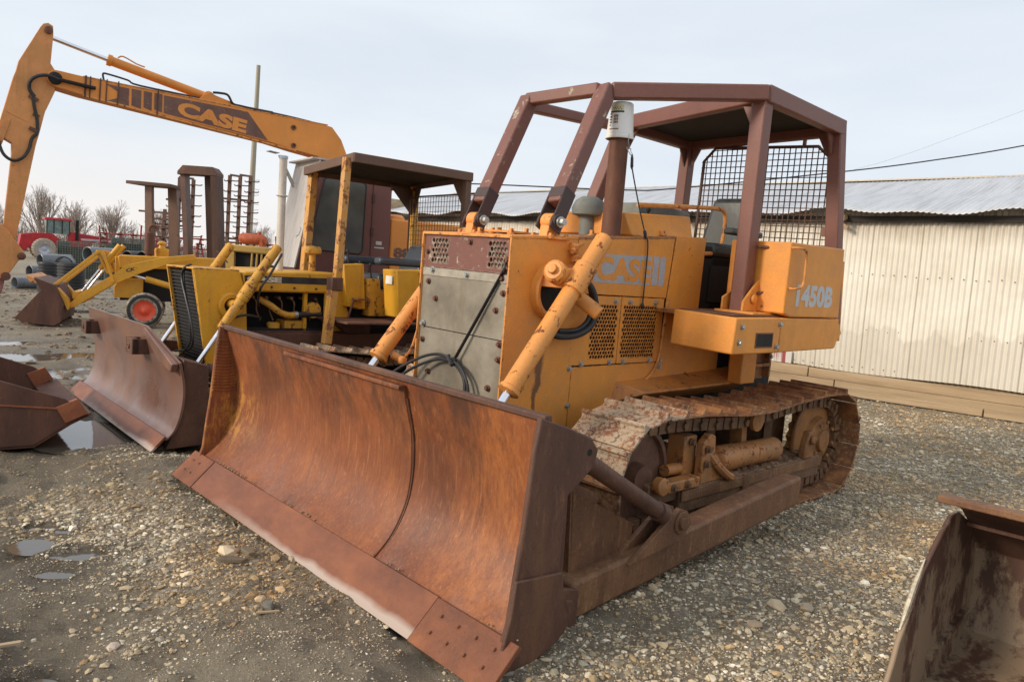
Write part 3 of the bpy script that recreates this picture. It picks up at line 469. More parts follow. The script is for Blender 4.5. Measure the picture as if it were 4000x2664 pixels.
# exhaust, precleaner, instrument hump
m = MB(); m.lathe([(.069, 0), (.067, .76), (.067, .80), (.060, .80), (.060, .5)], (1.03, .30, 1.96), (0, 0, 1), 28); m.lathe([(.09, 0), (.09, .015), (.072, .02)], (1.03, .30, 1.97), n=24); ex = B('exhaust_stack', m, PIPE)
m = MB(); m.lathe([(.062, 0), (.062, .17), (.085, .175)], (.90, -.04, 1.97), n=24); m.lathe([(.085, .16), (.125, .17), (.13, .22), (.105, .275), (.06, .305), (0, .31)], (.90, -.04, 1.97), n=24); B('air_precleaner', m, GREYCAP)
m = MB(); a = [(-.40, 2.0), (.40, 2.0), (.30, 2.165), (-.30, 2.165)]; b = [(-.40, 2.0), (.40, 2.0), (.30, 2.215), (-.30, 2.215)]
m.add([(.90, y, z) for y, z in a]+[(.14 if z < 2.1 else .07, y, z) for y, z in b], [(0, 1, 2, 3), (7, 6, 5, 4), (0, 4, 5, 1), (1, 5, 6, 2), (2, 6, 7, 3), (3, 7, 4, 0)]); B('instrument_hump', m, ORANGE, bev=.012)
bolts([(1.9, .2, 1.92), (1.95, -.05, 1.915), (1.62, .05, 1.94), (1.75, -.15, 1.93), (1.3, .36, 1.965), (.55, .40, 2.03), (1.55, -.3, 1.945)], (0, 0, 1), ORANGE_WORN, D1, r=.018, t=.03, name='bolt')
m = MB(); m.bx(1.55, 1.85, -.12, .12, 1.935, 1.95); B('cap_plate', m, ORANGE_WORN)
# canopy frame
def bar(name, p, q, w, h, mat=BROWN, up=(0, 0, 1), bv=.012): mm = MB(); mm.beam(p, q, w, h, up); return B(name, mm, mat, bev=bv)
for p, q, s in (((1.72, .37, 2.02), (1.22, .29, 2.925), 1), ((1.72, -.375, 2.02), (1.30, -.385, 2.90), -1)):
    P, Q = Vector(p), Vector(q); d = (Q-P).normalized(); sw = bar('sweep_bar', P+d*.13, Q+d*.06, .115, .105, BROWN_SCRAPED, (1, 0, 0))
    m = MB()
    for yy in (-.062, .062):
        c = P+Vector((0, yy, 0)); m.beam(c-d*.065, c+d*.20, .014, .105, (1, 0, 0)); m.disc(c, (0, 1 if yy > 0 else -1, 0), .05, .018, 18)
    m.beam(P+d*.16, P+d*.24, .135, .11, (1, 0, 0)); B('fork', m, plain('dark_fork', (.06, .035, .032), .6), sw, bev=.006)
    bolts([P+Vector((0, .085, 0))], (0, 1, 0), STEEL, sw, r=.024, t=.03, name='pin_bolt')
    m = MB(); m.lathe([(.0, -.045), (.055, -.045), (.055, .045), (0, .045)], P, (0, 1, 0), 22); m.prism([(P.x-.05, P.z-.02), (P.x+.05, P.z-.02), (P.x+.065, P.z-.115), (P.x-.065, P.z-.115)], P.y-.04, P.y+.04); m.bx(P.x-.09, P.x+.09, P.y-.10, P.y+.10, P.z-.112, P.z-.10); B('mount_lug', m, ORANGE_WORN, hd, bev=.006)
    bolts([(P.x-.07, P.y-.08, P.z-.1), (P.x+.07, P.y-.08, P.z-.1), (P.x+.07, P.y+.08, P.z-.1), (P.x-.07, P.y+.08, P.z-.1)], (0, 0, 1), ORANGE_WORN, hd, r=.016, t=.02, name='bolt')
bar('cross_bar', (1.22, .25, 2.965), (1.29, -.385, 2.94), .085, .085, BROWN_SCRAPED)
bar('diagonal_bar', (1.18, .31, 2.955), (.22, .93, 3.075), .10, .11); bar('diagonal_bar', (1.26, -.40, 2.90), (-.30, -.76, 3.04), .09, .08)
A_, B_, C_, D_ = (.24, .93), (-1.12, .88), (-1.38, -.79), (-.28, -.75)
m = MB(); m.prism([A_, B_, C_, D_], 3.105, 3.122, 'xy'); rf = B('canopy_roof', m, BROWN)
m = MB(); m.prism([(A_[0]-.05, A_[1]-.05), (B_[0]+.05, B_[1]-.05), (C_[0]+.05, C_[1]+.05), (D_[0]-.05, D_[1]+.05)], 3.085, 3.104, 'xy'); B('headliner', m, plain('headliner_black', (.02, .018, .016), .9), rf)
for p, q in ((A_, B_), (B_, C_), (C_, D_), (D_, A_)):
    bar('canopy_beam', (*p, 3.07), (*q, 3.07), .09, .125)
def post(name, p, q, w=.125, gx=(-1, 0, 0), gy=(0, -1, 0)):
    o = bar(name, p, q, w*.92, w*.92, BROWN, (1, 0, 0)); return o
for nme, lo, hi, gd in (('near', (.20, .895, 1.50), (.20, .895, 3.12), ((-1, 0), (0, -1))), ('rear', (-1.20, .97, 1.36), (-1.08, .86, 3.10), ((1, 0), (0, -1))), ('farrear', (-1.40, -.85, 1.5), (-1.36, -.78, 3.10), ((1, 0), (0, 1))), ('farfront', (.23, -.93, 1.5), (-.26, -.72, 3.09), ((-1, 0), (0, 1)))):
    o = post('canopy_post', lo, hi)
    for gx, gy in gd:
        m = MB(); c = Vector(hi)
        pts = [(c.x+gx*.05, c.y+gy*.05, 3.03), (c.x+gx*.16, c.y+gy*.16, 3.03), (c.x+gx*.145, c.y+gy*.145, 3.0), (c.x+gx*.06, c.y+gy*.06, 2.84)]; pts = [Vector(p) for p in pts]; n_ = Vector((-gy, gx, 0))*.008
        m.add([p+n_ for p in pts]+[p-n_ for p in pts], [(0, 1, 2, 3), (7, 6, 5, 4), (0, 4, 5, 1), (1, 5, 6, 2), (2, 6, 7, 3), (3, 7, 4, 0)]); B('gusset', m, BROWN, o)
m = MB(); m.bx(.04, .36, .78, 1.10, 1.505, 1.53); m.prism([(.10, 1.52), (.31, 1.52), (.31, 1.60), (.13, 1.76), (.10, 1.76)], .965, .985); m.prism([(.13, 1.52), (.31, 1.52), (.31, 1.62), (.13, 1.70)], .80, .815); m.lathe([(0, 0), (.035, 0), (.035, .02), (0, .03)], (.19, .985, 1.62), (0, 1, 0), 12); B('post_foot', m, ORANGE, bev=.006)
# rear screen
fr = [(-.56, 1.95), (-.54, 2.88), (-.42, 3.0), (.61, 2.965), (.73, 2.86), (.80, 1.95)]
m = MB(); m.path([(-1.3, y, z) for y, z in fr+[fr[0]]], .016, 6); sc = B('rear_screen', m, DARKRUST)
def zt(y): return 3.0-.034*(y+.42) if -.42 <= y <= .61 else (2.88+(y+.54) if y < -.42 else 2.965-(y-.61)*.9)
m = MB(); N_ = 25
for i in range(1, N_): y = -.56+1.34*i/N_; m.tube((-1.3, y, 1.95), (-1.3, y, zt(y)), .0055, n=4, cap=False)
for i in range(1, 20):
    z = 1.95+.054*i; ya = -.56+(.0 if z < 2.88 else (z-2.88)); yb = .79-(.0 if z < 2.86 else (z-2.86)*1.1); m.tube((-1.296, ya, z), (-1.296, yb-.03*(z-1.95), z-.01), .0055, n=4, cap=False)
B('mesh_grid', m, DARKRUST, sc)
for q_ in (lambda m: m.tube((-1.3, -.35, 2.99), (-1.3, -.35, 3.06), .018, n=8), lambda m: m.tube((-1.3, .48, 2.96), (-1.3, .48, 3.06), .018, n=8), lambda m: m.bx(-1.25, -1.18, .78, .86, 2.18, 2.25)): m = MB(); q_(m); B('screen_mount', m, BROWN, sc)
# fenders, tanks, seat
for s in (1, -1):
    m = MB(); m.hexa([(.14, s*.70, 1.255), (.755, s*.70, 1.265), (.755, s*1.20, 1.255), (.14, s*1.20, 1.255), (.14, s*.70, 1.505), (.74, s*.70, 1.51), (.745, s*1.20, 1.500), (.14, s*1.20, 1.505)]); fd = B('fender_box', m, ORANGE, bev=.010)
    if s > 0:
        m = MB(); m.bx(.25, .465, 1.2005, 1.2015, 1.305, 1.39); B('step_hole', m, BLACK, fd)
        m = MB(); m.bx(.465, .475, 1.2, 1.204, 1.295, 1.40); m.bx(.24, .25, 1.2, 1.204, 1.295, 1.40); m.bx(.25, .465, 1.2, 1.204, 1.295, 1.305); m.bx(.25, .465, 1.2, 1.204, 1.39, 1.40); B('hole_edge', m, BOLT, fd)
        bolts([(.665, 1.201, 1.44), (.685, 1.201, 1.335), (.155, 1.201, 1.46), (.18, 1.201, 1.30)], (0, 1, 0), STEEL, fd, r=.015, name='bolt')
        m = MB(); m.bx(.02, .68, .70, 1.14, 1.508, 1.516); B('tread_plate', m, BUCKETRUST, fd)
    m = MB(); m.prism([(.134, 1.258), (.134, 1.505), (-.80, 1.505), (-.80, 1.31), (-.775, 1.27)], s*.50, s*1.20); B('lower_tank', m, ORANGE, bev=.008)
    m = MB(); m.prism([(.12, 1.535), (.12, 2.045), (-.745, 2.055), (-.785, 1.512), (.02, 1.512)], s*.72, s*1.20); tk = B('side_tank', m, ORANGE, bev=.010)
    m = MB(); m.hexa([(-.70, s*.48, 1.30), (-1.28, s*.48, 1.30), (-1.28, s*1.02, 1.30), (-.70, s*1.02, 1.30), (-.70, s*.48, 1.98), (-1.28, s*.48, 1.98), (-1.28, s*.98, 1.98), (-.70, s*.98, 1.98)]); B('rear_box', m, ORANGE, bev=.01)
    if s > 0:
        m = MB(); m.path(smoothpts([(.115, 1.205, 2.005), (.115, 1.255, 2.005), (.02, 1.262, 1.99), (.0, 1.262, 1.88), (.01, 1.262, 1.75), (.09, 1.255, 1.72), (.09, 1.205, 1.72)], 5), .009, 8); B('grab_handle', m, ORANGE_WORN, tk)
        B('lettering', text('1450B', (-.035, 1.2005, 1.59), (-1, 0, 0), (0, 0, 1), .595, .165, bold=.05, t=.001), LIGHTGREY, tk, smooth=False)
m = MB(); m.prism([(-.80, 1.49), (-1.0, 1.46), (-1.06, 1.38), (-.98, 1.31), (-.83, 1.30)], .98, 1.12); B('rear_lug', m, ORANGE, bev=.006)
m = MB(); m.path(smoothpts([(.16, .96, 2.00), (.12, 1.02, 2.0), (.08, 1.04, 1.97), (.08, 1.05, 1.80), (.09, 1.05, 1.70), (.14, .98, 1.66)], 5), .011, 8); B('grab_handle', m, BOLT)
m = MB(); m.bx(-.42, -.20, .62, .74, .93, 1.262); B('fender_support', m, ORANGE, bev=.008); m = MB(); m.bx(-.80, -.46, .46, .60, .93, 1.262); m.bx(-.82, -.44, .60, .66, 1.17, 1.20); m.bx(-.82, -.44, .60, .66, 1.04, 1.07); m.bx(-.82, -.79, .50, .66, .95, 1.2); B('fender_support', m, DIRTY_ORANGE, bev=.006)
bolts([(-.76, .676, 1.13)], (0, 1, 0), STEEL, D1, r=.016, name='bolt')
m = MB(); m.bx(-.75, .60, -.70, .70, 1.47, 1.495); B('floor_plate', m, DIRTY_ORANGE)
m = MB(); m.hexa([(-.68, -.05, 2.02), (-.60, -.05, 2.0), (-.60, .44, 2.0), (-.68, .44, 2.02), (-.74, .02, 2.45), (-.66, .02, 2.44), (-.66, .38, 2.44), (-.74, .38, 2.45)]); st = B('seat', m, VINYL, bev=.045)
m = MB(); m.bx(-.62, -.12, -.04, .44, 1.92, 2.03); B('cushion', m, VINYL, st, bev=.035)
m = MB(); m.bx(-.60, -.15, .0, .40, 1.50, 1.92); m.bx(-.58, -.12, .402, .41, 1.55, 1.85); B('seat_base', m, BLACK, st, bev=.01)
for a in (.50, -.22): m = MB(); m.bx(-.55, -.10, a, a+.10, 2.10, 2.15); m.beam((-.45, a+.05, 2.11), (-.5, a+.05, 1.95), .03, .03); B('armrest', m, VINYL, st, bev=.02)
m = MB(); m.path(smoothpts([(.75, .30, 2.235), (.2, .30, 2.28), (-.28, .30, 2.315), (-.39, .31, 2.30), (-.42, .31, 2.22), (-.40, .32, 2.08), (-.36, .33, 1.99), (-.28, .36, 1.955), (.06, .44, 1.93)], 6), .017, 10); B('hand_rail', m, ORANGE_WORN)
m = MB(); m.prism([(-.58, 2.25), (-.60, 2.40), (-.90, 2.42), (-1.42, 2.38), (-1.42, 2.28)], -1.08, -.72); B('grey_box', m, GREYCAP, bev=.01)
for x, y, zt_ in ((-.1, -.25, 2.28), (-.2, -.3, 2.22), (-.05, .1, 2.1)): m = MB(); m.tube((x+.05, y, 1.5), (x, y, zt_), .009, n=8); m.lathe([(0, -.02), (.02, -.01), (.022, .01), (0, .025)], (x, y, zt_), n=10); B('lever', m, BLACK)
# running gear
for s in (1, -1):
    yc = s*.955
    make_track(D1, yc, (-1.05, .465), .40, (1.42, .465), .378, 38, .50, .035, 1.25)
    m = MB(); m.lathe([(.30, -.06), (.335, -.055), (.345, -.02), (.345, .02), (.335, .055), (.30, .06), (.29, .03), (.10, .035), (.09, .12), (0, .12)], (1.42, yc, .465), (0, s, 0), 36); m.lathe([(.29, 0), (.30, -.06)], (1.42, yc, .465), (0, s, 0), 36); B('idler_wheel', m, MUDROLL)
    m = MB(); T = 24; pr = []
    for k in range(T*2): a = math.pi*k/T; rr = .37 if k % 2 else .33; pr.append((-1.05+rr*math.cos(a), .465+rr*math.sin(a)))
    m.prism(pr, yc-.03, yc+.03); m.lathe([(.385, .03), (.385, .05), (.37, .055), (.34, .04), (.20, .05), (.18, .10), (.10, .11), (.09, .14), (0, .145)], (-1.05, yc, .465), (0, s, 0), 32)
    for k in range(8): a = math.pi*k/4+.2; m.disc((-1.05+.16*math.cos(a), yc+s*.125, .465+.16*math.sin(a)), (0, s, 0), .018, .02, 6)
    B('drive_sprocket', m, SPROCK, bev=.004)
    m = MB(); m.bx(-.86, 1.12, yc-.17, yc+.20, .215, .385); m.bx(1.02, 1.42, yc+.10, yc+.17, .30, .44); m.bx(1.02, 1.42, yc-.17, yc-.10, .30, .44); tf = B('track_frame', m, MUDDY, bev=.012)
    m = MB()
    for i in range(220):
        x = random.uniform(-.8, 1.05); y = yc+random.uniform(-.14, .18); r_ = random.uniform(.015, .05); m.lathe([(r_, 0), (r_*.7, r_*.3), (0, r_*.45)], (x, y, .383), n=6)
    B('caked_mud', m, MUDDY, tf, kind='stuff')
    m = MB(); m.lathe([(0, 0), (.075, .0), (.088, .02), (.088, .60), (.094, .62), (.094, .86), (.05, .89), (0, .89)], (-.30, yc+.08, .475), (1, 0, .01), 26); m.tube((.58, yc+.08, .48), (.72, yc+.08, .48), .062); m.tube((.7, yc+.08, .48), (1.15, yc+.08, .48), .040); rc = B('recoil_cylinder', m, DIRTY_ORANGE)
    m = MB(); m.prism([(.90, .38), (.90, .66), (.82, .72), (.76, .70), (.74, .52), (.62, .40), (.66, .385)], yc+.14, yc+.20); m.bx(.86, 1.0, yc-.02, yc+.12, .38, .70); m.bx(.95, 1.30, yc+.14, yc+.23, .385, .455); m.lathe([(0, -.02), (.055, -.02), (.06, .05), (0, .06)], (1.36, yc+.19, .44), (0, s, 0), 16); B('idler_yoke', m, DIRTY_ORANGE, bev=.01)
    m = MB(); m.lathe([(0, -.10), (.075, -.10), (.08, -.08), (.06, -.07), (.06, .07), (.08, .08), (.08, .11), (.05, .115), (0, .11)], (.10, yc+.03, .735), (0, s, 0), 22); m.beam((.10, yc, .39), (.10, yc-s*.02, .70), .07, .10); B('carrier_roller', m, SPROCK)
    m = MB(); m.prism([(-.56, .38), (-.58, .50), (-.62, .60), (-.70, .60), (-.72, .38)], yc+.15, yc+.21); m.disc((-.65, yc+s*.21, .53), (0, s, 0), .035, .03, 12); B('frame_bracket', m, SPROCK, tf, bev=.012)
    m = MB(); m.path(smoothpts([(.80, yc+.16, .60), (.74, yc+.22, .50), (.62, yc+.23, .42), (.55, yc+.22, .395)], 5), .030, 8, None); B('guard_hook', m, DIRTY_ORANGE, tf)
    bolts([(.86, yc+.21, .62), (.86, yc+.21, .52), (.94, yc+.13, .66), (1.1, yc+.23, .42), (1.25, yc+.23, .42)], (0, s, 0), MUDDY, tf, r=.018, t=.02)
    m = MB(); m.beam((.60, yc-.10, .70), (-.60, yc-.10, .72), .05, .07); m.beam((.35, yc-.1, .40), (.35, yc-.1, .70), .06, .06); m.beam((-.5, yc-.1, .40), (-.5, yc-.1, .72), .06, .06); B('inner_rail', m, MUDDY, tf)
    m = MB(); m.bx(-.86, 1.12, yc+.205, yc+.215, .30, .375); m.bx(.28, .36, yc+.20, yc+.22, .22, .385); B('guide_strip', m, ARMRUST, tf, bev=.004)
    m = MB()
    for x in (-.65, -.33, 0, .33, .65, .95): m.lathe([(0, -.14), (.11, -.14), (.12, -.11), (.09, -.09), (.09, .09), (.12, .11), (.11, .14), (0, .15)], (x, yc, .175), (0, s, 0), 18)
    B('track_rollers', m, MUDROLL)
m = MB(); m.bx(-.9, -.5, -.8, .8, .3, .7); m.bx(.5, .7, -.8, .8, .35, .5); B('cross_member', m, MUDDY)

def LW(p): return D1.matrix_basis @ Vector(p)
# things lying on or tied to the dozer
D1.matrix_basis  # local frame
from mathutils import Euler
M1 = Matrix.Translation((1.1595, 6.4696, 0)) @ Euler((-.021, .0009, -2.3817)).to_matrix().to_4x4()
def on1(name, label, cat): o = thing(name, label, cat); o.matrix_world = M1; return o
bk = thing('plastic_bucket', 'white plastic pail upside down over the rusty exhaust stack', 'bucket'); bk.matrix_world = M1 @ Matrix.Translation((1.03, .30, 2.655)) @ Matrix.Rotation(R(1), 4, 'X') @ Matrix.Diagonal((.95, .95, .95, 1))
m = MB(); m.lathe([(.099, .0), (.105, .003), (.106, .018), (.101, .022), (.101, .045), (.0985, .047), (.084, .255), (.078, .262), (0, .262)], (0, 0, 0), n=40); m.build('pail', WHITEPL, bk)
m = MB()
def arc(m, r0, r1, z0, z1, a0, a1, n=10):
    vs = []; 
    for i in range(n+1):
        a = a0+(a1-a0)*i/n; vs += [(r0*math.cos(a), r0*math.sin(a), z0), (r1*math.cos(a), r1*math.sin(a), z1)]
    m.add(vs, [(2*i, 2*i+2, 2*i+3, 2*i+1) for i in range(n)])
def rz(z): return .0985-(z-.047)/.208*.0145+.0008
cen = math.atan2(.68, .73)      # faces the front-left of the machine
arc(m, rz(.19), rz(.235), .19, .235, cen-1.0, cen+.1); m.build('label_patch', YPLAS, bk)
m = MB(); arc(m, rz(.18)+.0005, rz(.193)+.0005, .18, .193, cen-1.1, cen+.15)
for k in range(9): a = cen-1.0+k*.11; arc(m, rz(.20)+.0006, rz(.212)+.0006, .20+.012*(k % 2), .207+.012*(k % 2), a, a+.07, 2)
for k in range(5): a = cen-1.05+.0*k; arc(m, rz(.10)+.0005, rz(.115)+.0005, .085+.02*k, .095+.02*k, a, a+.17+.05*(k % 2), 3)
m.build('label_print', INK, bk)
m = MB()
for r_ in range(4):
    for c_ in range(3): a = cen-.66+.13*c_; arc(m, rz(.12)+.0006, rz(.12)+.0006, .08+.022*r_, .097+.022*r_, a, a+.10, 2)
arc(m, rz(.06)+.0005, rz(.066)+.0005, .058, .066, cen-1.0, cen-.2, 6); m.build('label_panel', INKRED, bk)
m = MB(); m.path(smoothpts([(.02, .105, .03), (.03, .11, -.03), (.0, .115, -.09), (-.02, .11, -.10)], 5), .0022, 5); m.build('wire_handle', STEEL, bk)
bc = on1('bungee_cord', 'thin black bungee cord stretched from the upturned pail to the side vent', 'cord')
m = MB(); m.path(smoothpts([(1.0, .40, 2.545), (.99, .405, 2.46), (.90, .43, 2.2), (.83, .45, 2.02), (.80, .463, 1.93), (.795, .463, 1.55), (.79, .46, 1.50)], 6), .0052, 6); m.lathe([(.003, -.05), (.011, -.03), (.010, .03), (.003, .06)], (.995, .402, 2.50), (.05, -.05, 1), 8); m.lathe([(.003, -.03), (.012, -.01), (.012, .02), (.003, .03)], (.83, .45, 2.02), (.3, -.1, 1), 8); m.lathe([(.003, -.03), (.014, 0), (.003, .03)], (.795, .463, 1.51), (0, 0, 1), 8); m.build('cord', RUBBER, bc)
m = MB(); m.path(smoothpts([(1.0, .40, 2.54), (1.02, .385, 2.57), (1.03, .37, 2.60), (1.0, .39, 2.59)], 4), .003, 5); m.build('hook', STEEL, bc)
rs = on1('rubber_strap', 'black rubber strap hanging down the perforated radiator guard', 'strap')
m = MB(); m.beam((2.118, .405, 1.70), (2.135, .02, 1.10), .006, .026, (1, 0, 0)); m.lathe([(.006, -.03), (.022, -.01), (.022, .02), (.006, .03)], (2.145, .015, 1.075), (0, .5, 1), 10); m.path(smoothpts([(2.11, .40, 1.74), (2.125, .41, 1.71), (2.12, .40, 1.68)], 3), .008, 6); m.build('strap', RUBBER, rs)
cb = on1('cable_loop', 'looped black cable hanging on the radiator guard behind the big blade', 'cable')
m = MB(); m.path(smoothpts([(2.30, -.56, .86), (2.22, -.45, .97), (2.16, -.30, 1.06), (2.15, -.14, 1.10), (2.15, -.02, 1.085), (2.16, .10, 1.05), (2.17, .19, .97), (2.17, .22, .86), (2.16, .18, .78)], 7), .0105, 8); m.path(smoothpts([(2.28, -.50, .84), (2.2, -.38, .96), (2.15, -.2, 1.05), (2.14, -.03, 1.07), (2.15, .10, 1.02), (2.16, .16, .95), (2.17, .17, .86), (2.16, .12, .76)], 7), .0105, 8); m.path(smoothpts([(2.16, -.02, 1.11), (2.175, .0, 1.09), (2.165, .03, 1.06), (2.15, .0, 1.05), (2.15, -.03, 1.08)], 5), .012, 8); m.build('cable', RUBBER, cb)
# ================================================================ SECOND DOZER
D2 = thing('bulldozer', 'smaller yellow crawler dozer with brown canopy and black name stripe on its hood', 'bulldozer', (-1.72, 9.29, 0), (0, 0, R(-139.2)))
def B2(name, m, mat, par=D2, **k): return m.build(name, mat, par, **k)
P2 = [(2.745, .97), (2.725, .85), (2.70, .72), (2.672, .58), (2.665, .47), (2.675, .35), (2.70, .24), (2.74, .15), (2.80, .09)]
rows = [(p.x, p.z) for p in smoothpts([(x, 0, z) for x, z in P2], 3)]; ny = 30; vs = []; fs = []
def ztop(y): return .97 if y < .72 else .97-.235*(y-.72)/.83
for j in range(ny+1):
    y = -1.55+3.1*j/ny; zc = ztop(y)
    for t_ in (0, .02):
        for x, z in rows:
            k = (z-.09)/.88; zz_ = .09+(zc-.09)*k
            xx_ = np.interp(-zz_, [-q[1] for q in rows], [q[0] for q in rows]); vs.append((xx_-t_, y, zz_))
nr = len(rows)
for j in range(ny):
    o = j*2*nr; o2 = o+2*nr
    for i in range(nr-1): fs += [(o+i, o+i+1, o2+i+1, o2+i), (o+nr+i, o2+nr+i, o2+nr+i+1, o+nr+i+1)]
    fs += [(o, o2, o2+nr, o+nr), (o+nr-1, o+2*nr-1, o2+2*nr-1, o2+nr-1)]
for o in (0, ny*2*nr):
    for i in range(nr-1): fs.append((o+i, o+i+1, o+nr+i+1, o+nr+i))
m = MB(); m.add(vs, fs); b2 = B2('blade', m, BLADE2)
m = MB(); m.hexa([(2.90, -1.57, .0), (2.90, 1.57, .0), (2.79, 1.57, .115), (2.79, -1.57, .115), (2.918, -1.57, .008), (2.918, 1.57, .008), (2.808, 1.57, .128), (2.808, -1.57, .128)]); B2('cutting_edge', m, EDGE, b2, bev=.003)
for y0 in (-1.40, .44):
    m = MB(); m.bx(2.68, 2.84, y0, y0+.03, .70, .84); m.bx(2.68, 2.84, y0+.20, y0+.23, .70, .84); m.bx(2.78, 2.84, y0, y0+.23, .70, .84); m.lathe([(.028, 0), (.028, .012), (.012, .012), (.012, .0)], (2.84, y0+.115, .77), (1, 0, 0), 14); B2('mounting_lug', m, DARKRUST, b2, bev=.006)
m = MB(); m.prism([(.72, .955), (1.54, .725), (1.50, .65), (1.15, .70), (.70, .90)], 2.70, 2.76, 'yz'); B2('corner_rib', m, BLADE2, b2, bev=.01)
m = MB(); m.prism([(2.66, .76), (2.45, .70), (2.42, .02), (2.78, .0), (2.70, .2), (2.64, .45)], 1.10, 1.52); m.bx(2.50, 2.66, -1.5, 1.1, .12, .62); B2('back_beam', m, DARKRUST, b2, bev=.006)
for s in (1, -1):
    m = MB(); m.beam((2.55, s*1.15, .33), (.3, s*1.18, .36), .12, .17); B2('push_arm', m, BUCKETRUST, bev=.01)
m = MB(); m.tube((2.52, 1.02, .63), (1.85, .95, .52), .048, n=16); m.tube((2.28, 1.0, .59), (2.24, 1.0, .583), .062, n=16); B2('tilt_strut', m, BUCKETRUST)
m = MB(); m.beam((2.5, -.72, .64), (1.8, -.72, .60), .10, .12); B2('frame_bar', m, DARKRUST)
m = MB(); m.beam((2.40, .62, .40), (2.1, .62, .55), .12, .12); m.lathe([(.0, -.06), (.07, -.06), (.07, .06), (0, .06)], (2.36, .65, .42), (0, 1, 0), 12); m.bx(2.1, 2.5, -.5, .9, .25, .34); B2('c_frame', m, YELLOW_WORN, bev=.01)
m = MB(); m.bx(-1.0, 2.0, -.38, .38, .35, .92); m.bx(-.6, 1.0, -.38, .30, .9, 1.30); m.bx(.75, 1.66, -.36, .05, .9, 1.38); B2('chassis', m, BLACK)
for s in (1, -1):
    m = MB(); y0, y1 = (.405, .425) if s > 0 else (-.425, -.405)
    m.prism([(2.245, 1.495), (1.795, 1.51), (1.715, 1.30), (1.69, .885), (1.72, .50), (2.085, .50)], y0, y1); B2('nose_side_panel', m, YELLOW, bev=.008)
    m = MB(); m.lathe([(.135, 0), (.13, .03), (.115, .04), (.075, .035), (.07, 0)], (1.87, s*.425, 1.15), (0, s, 0), 28); m.lathe([(0, .002), (.072, .003)], (1.87, s*.425, 1.15), (0, s, 0), 28); B2('yoke_ring', m, YELLOW)
    m = MB(); m.lathe([(0, .004), (.071, .004)], (1.87, s*.425, 1.15), (0, s, 0), 28); B2('yoke_opening', m, BLACK)
m = MB(); m.bx(1.79, 2.25, -.425, .425, 1.495, 1.515); B2('nose_top', m, YELLOW_WORN, bev=.008)
m = MB(); m.prism([(2.20, 1.47), (1.78, 1.47), (1.78, .5), (2.04, .5)], -.40, .40); gr = B2('grille', m, BLACK)
for i in range(26):
    z = .55+.036*i; x = 2.05+(z-.55)*.165; m = MB(); m.bx(x, x+.022, -.39, .39, z, z+.012); B2('grille_bar', m, RUBBER, gr)
for yy in (.40, -.40): m = MB(); m.beam((2.065, yy, .5), (2.235, yy, 1.5), .03, .03, (1, 0, 0)); B2('grille_edge', m, YELLOW_WORN)
m = MB(); m.path(smoothpts([(2.20, .22, 1.54), (2.26, .20, 1.50), (2.27, .16, 1.40), (2.26, .28, 1.2), (2.24, .38, 1.0), (2.22, .40, .82), (2.22, .30, .70), (2.3, .12, .66)], 6), .011, 8); m.path(smoothpts([(2.19, .20, 1.54), (2.25, .17, 1.48), (2.25, .20, 1.3), (2.24, .30, 1.1), (2.23, .34, .9), (2.22, .30, .76), (2.3, .2, .60)], 6), .009, 8); B2('hydraulic_hose', m, RUBBER)
m = MB(); m.prism([(.66, 1.31), (1.70, 1.30), (1.745, 1.40), (1.755, 1.47), (1.74, 1.505), (.72, 1.54), (.66, 1.53), (.63, 1.48)], -.43, .43); h2 = B2('hood', m, YELLOW, bev=.02)
m = MB(); m.prism([(.655, 1.405), (1.735, 1.395), (1.742, 1.463), (.648, 1.478)], .4302, .432); ds = B2('name_stripe', m, BLKSTRIPE, h2)
B2('lettering', text('CASE', (1.715, .4325, 1.402), (-1, 0, 0), (0, 0, 1), .37, .058, bold=.06, t=.001), CREAM, h2, smooth=False)
bolts([(x, .431, 1.355) for x in (.75, .95, 1.2, 1.45)], (0, 1, 0), BOLT, h2, r=.009)
m = MB(); m.prism([(.84, 1.335), (.62, 1.34), (.52, 1.02), (.54, .86), (.84, .86)], .40, .43); B2('cowl_panel', m, YELLOW, bev=.006)
m = MB(); m.bx(1.02, 1.06, .34, .38, .88, 1.32); B2('engine_stay', m, YELLOW)
m = MB(); m.path(smoothpts([(1.52, .28, 1.22), (1.42, .34, 1.16), (1.34, .37, 1.10), (1.24, .38, 1.06), (1.16, .38, 1.065)], 5), .035, 12); B2('manifold_elbow', m, YELLOW_WORN)
m = MB(); m.tube((1.17, .38, 1.065), (1.13, .38, 1.067), .040, n=16); B2('hose_clamp', m, STEEL)
m = MB(); m.tube((1.13, .38, 1.067), (.86, .38, 1.08), .033, n=16); B2('coolant_hose', m, RUBBER)
m = MB(); m.lathe([(0, 0), (.07, 0), (.07, .11), (.055, .12), (0, .12)], (1.36, .30, .86), n=16); B2('oil_filter', m, YELLOW_WORN)
m = MB(); m.bx(1.02, 1.26, .12, .36, .84, 1.0); m.lathe([(0, 0), (.09, .01), (.09, .07), (0, .08)], (.95, .33, 1.12), (0, 1, 0), 16); B2('fuel_pump', m, YELLOW_WORN, bev=.01)
m = MB()
for i in range(6): x = 1.6-.14*i; m.path(smoothpts([(x, .26, 1.24), (x-.03, .33, 1.20), (x-.05, .30, 1.10), (x-.08, .34, 1.0)], 3), .008, 6); m.tube((x, .22, 1.24), (x, .34, 1.24), .016, n=8)
B2('fuel_line', m, MUDDY)
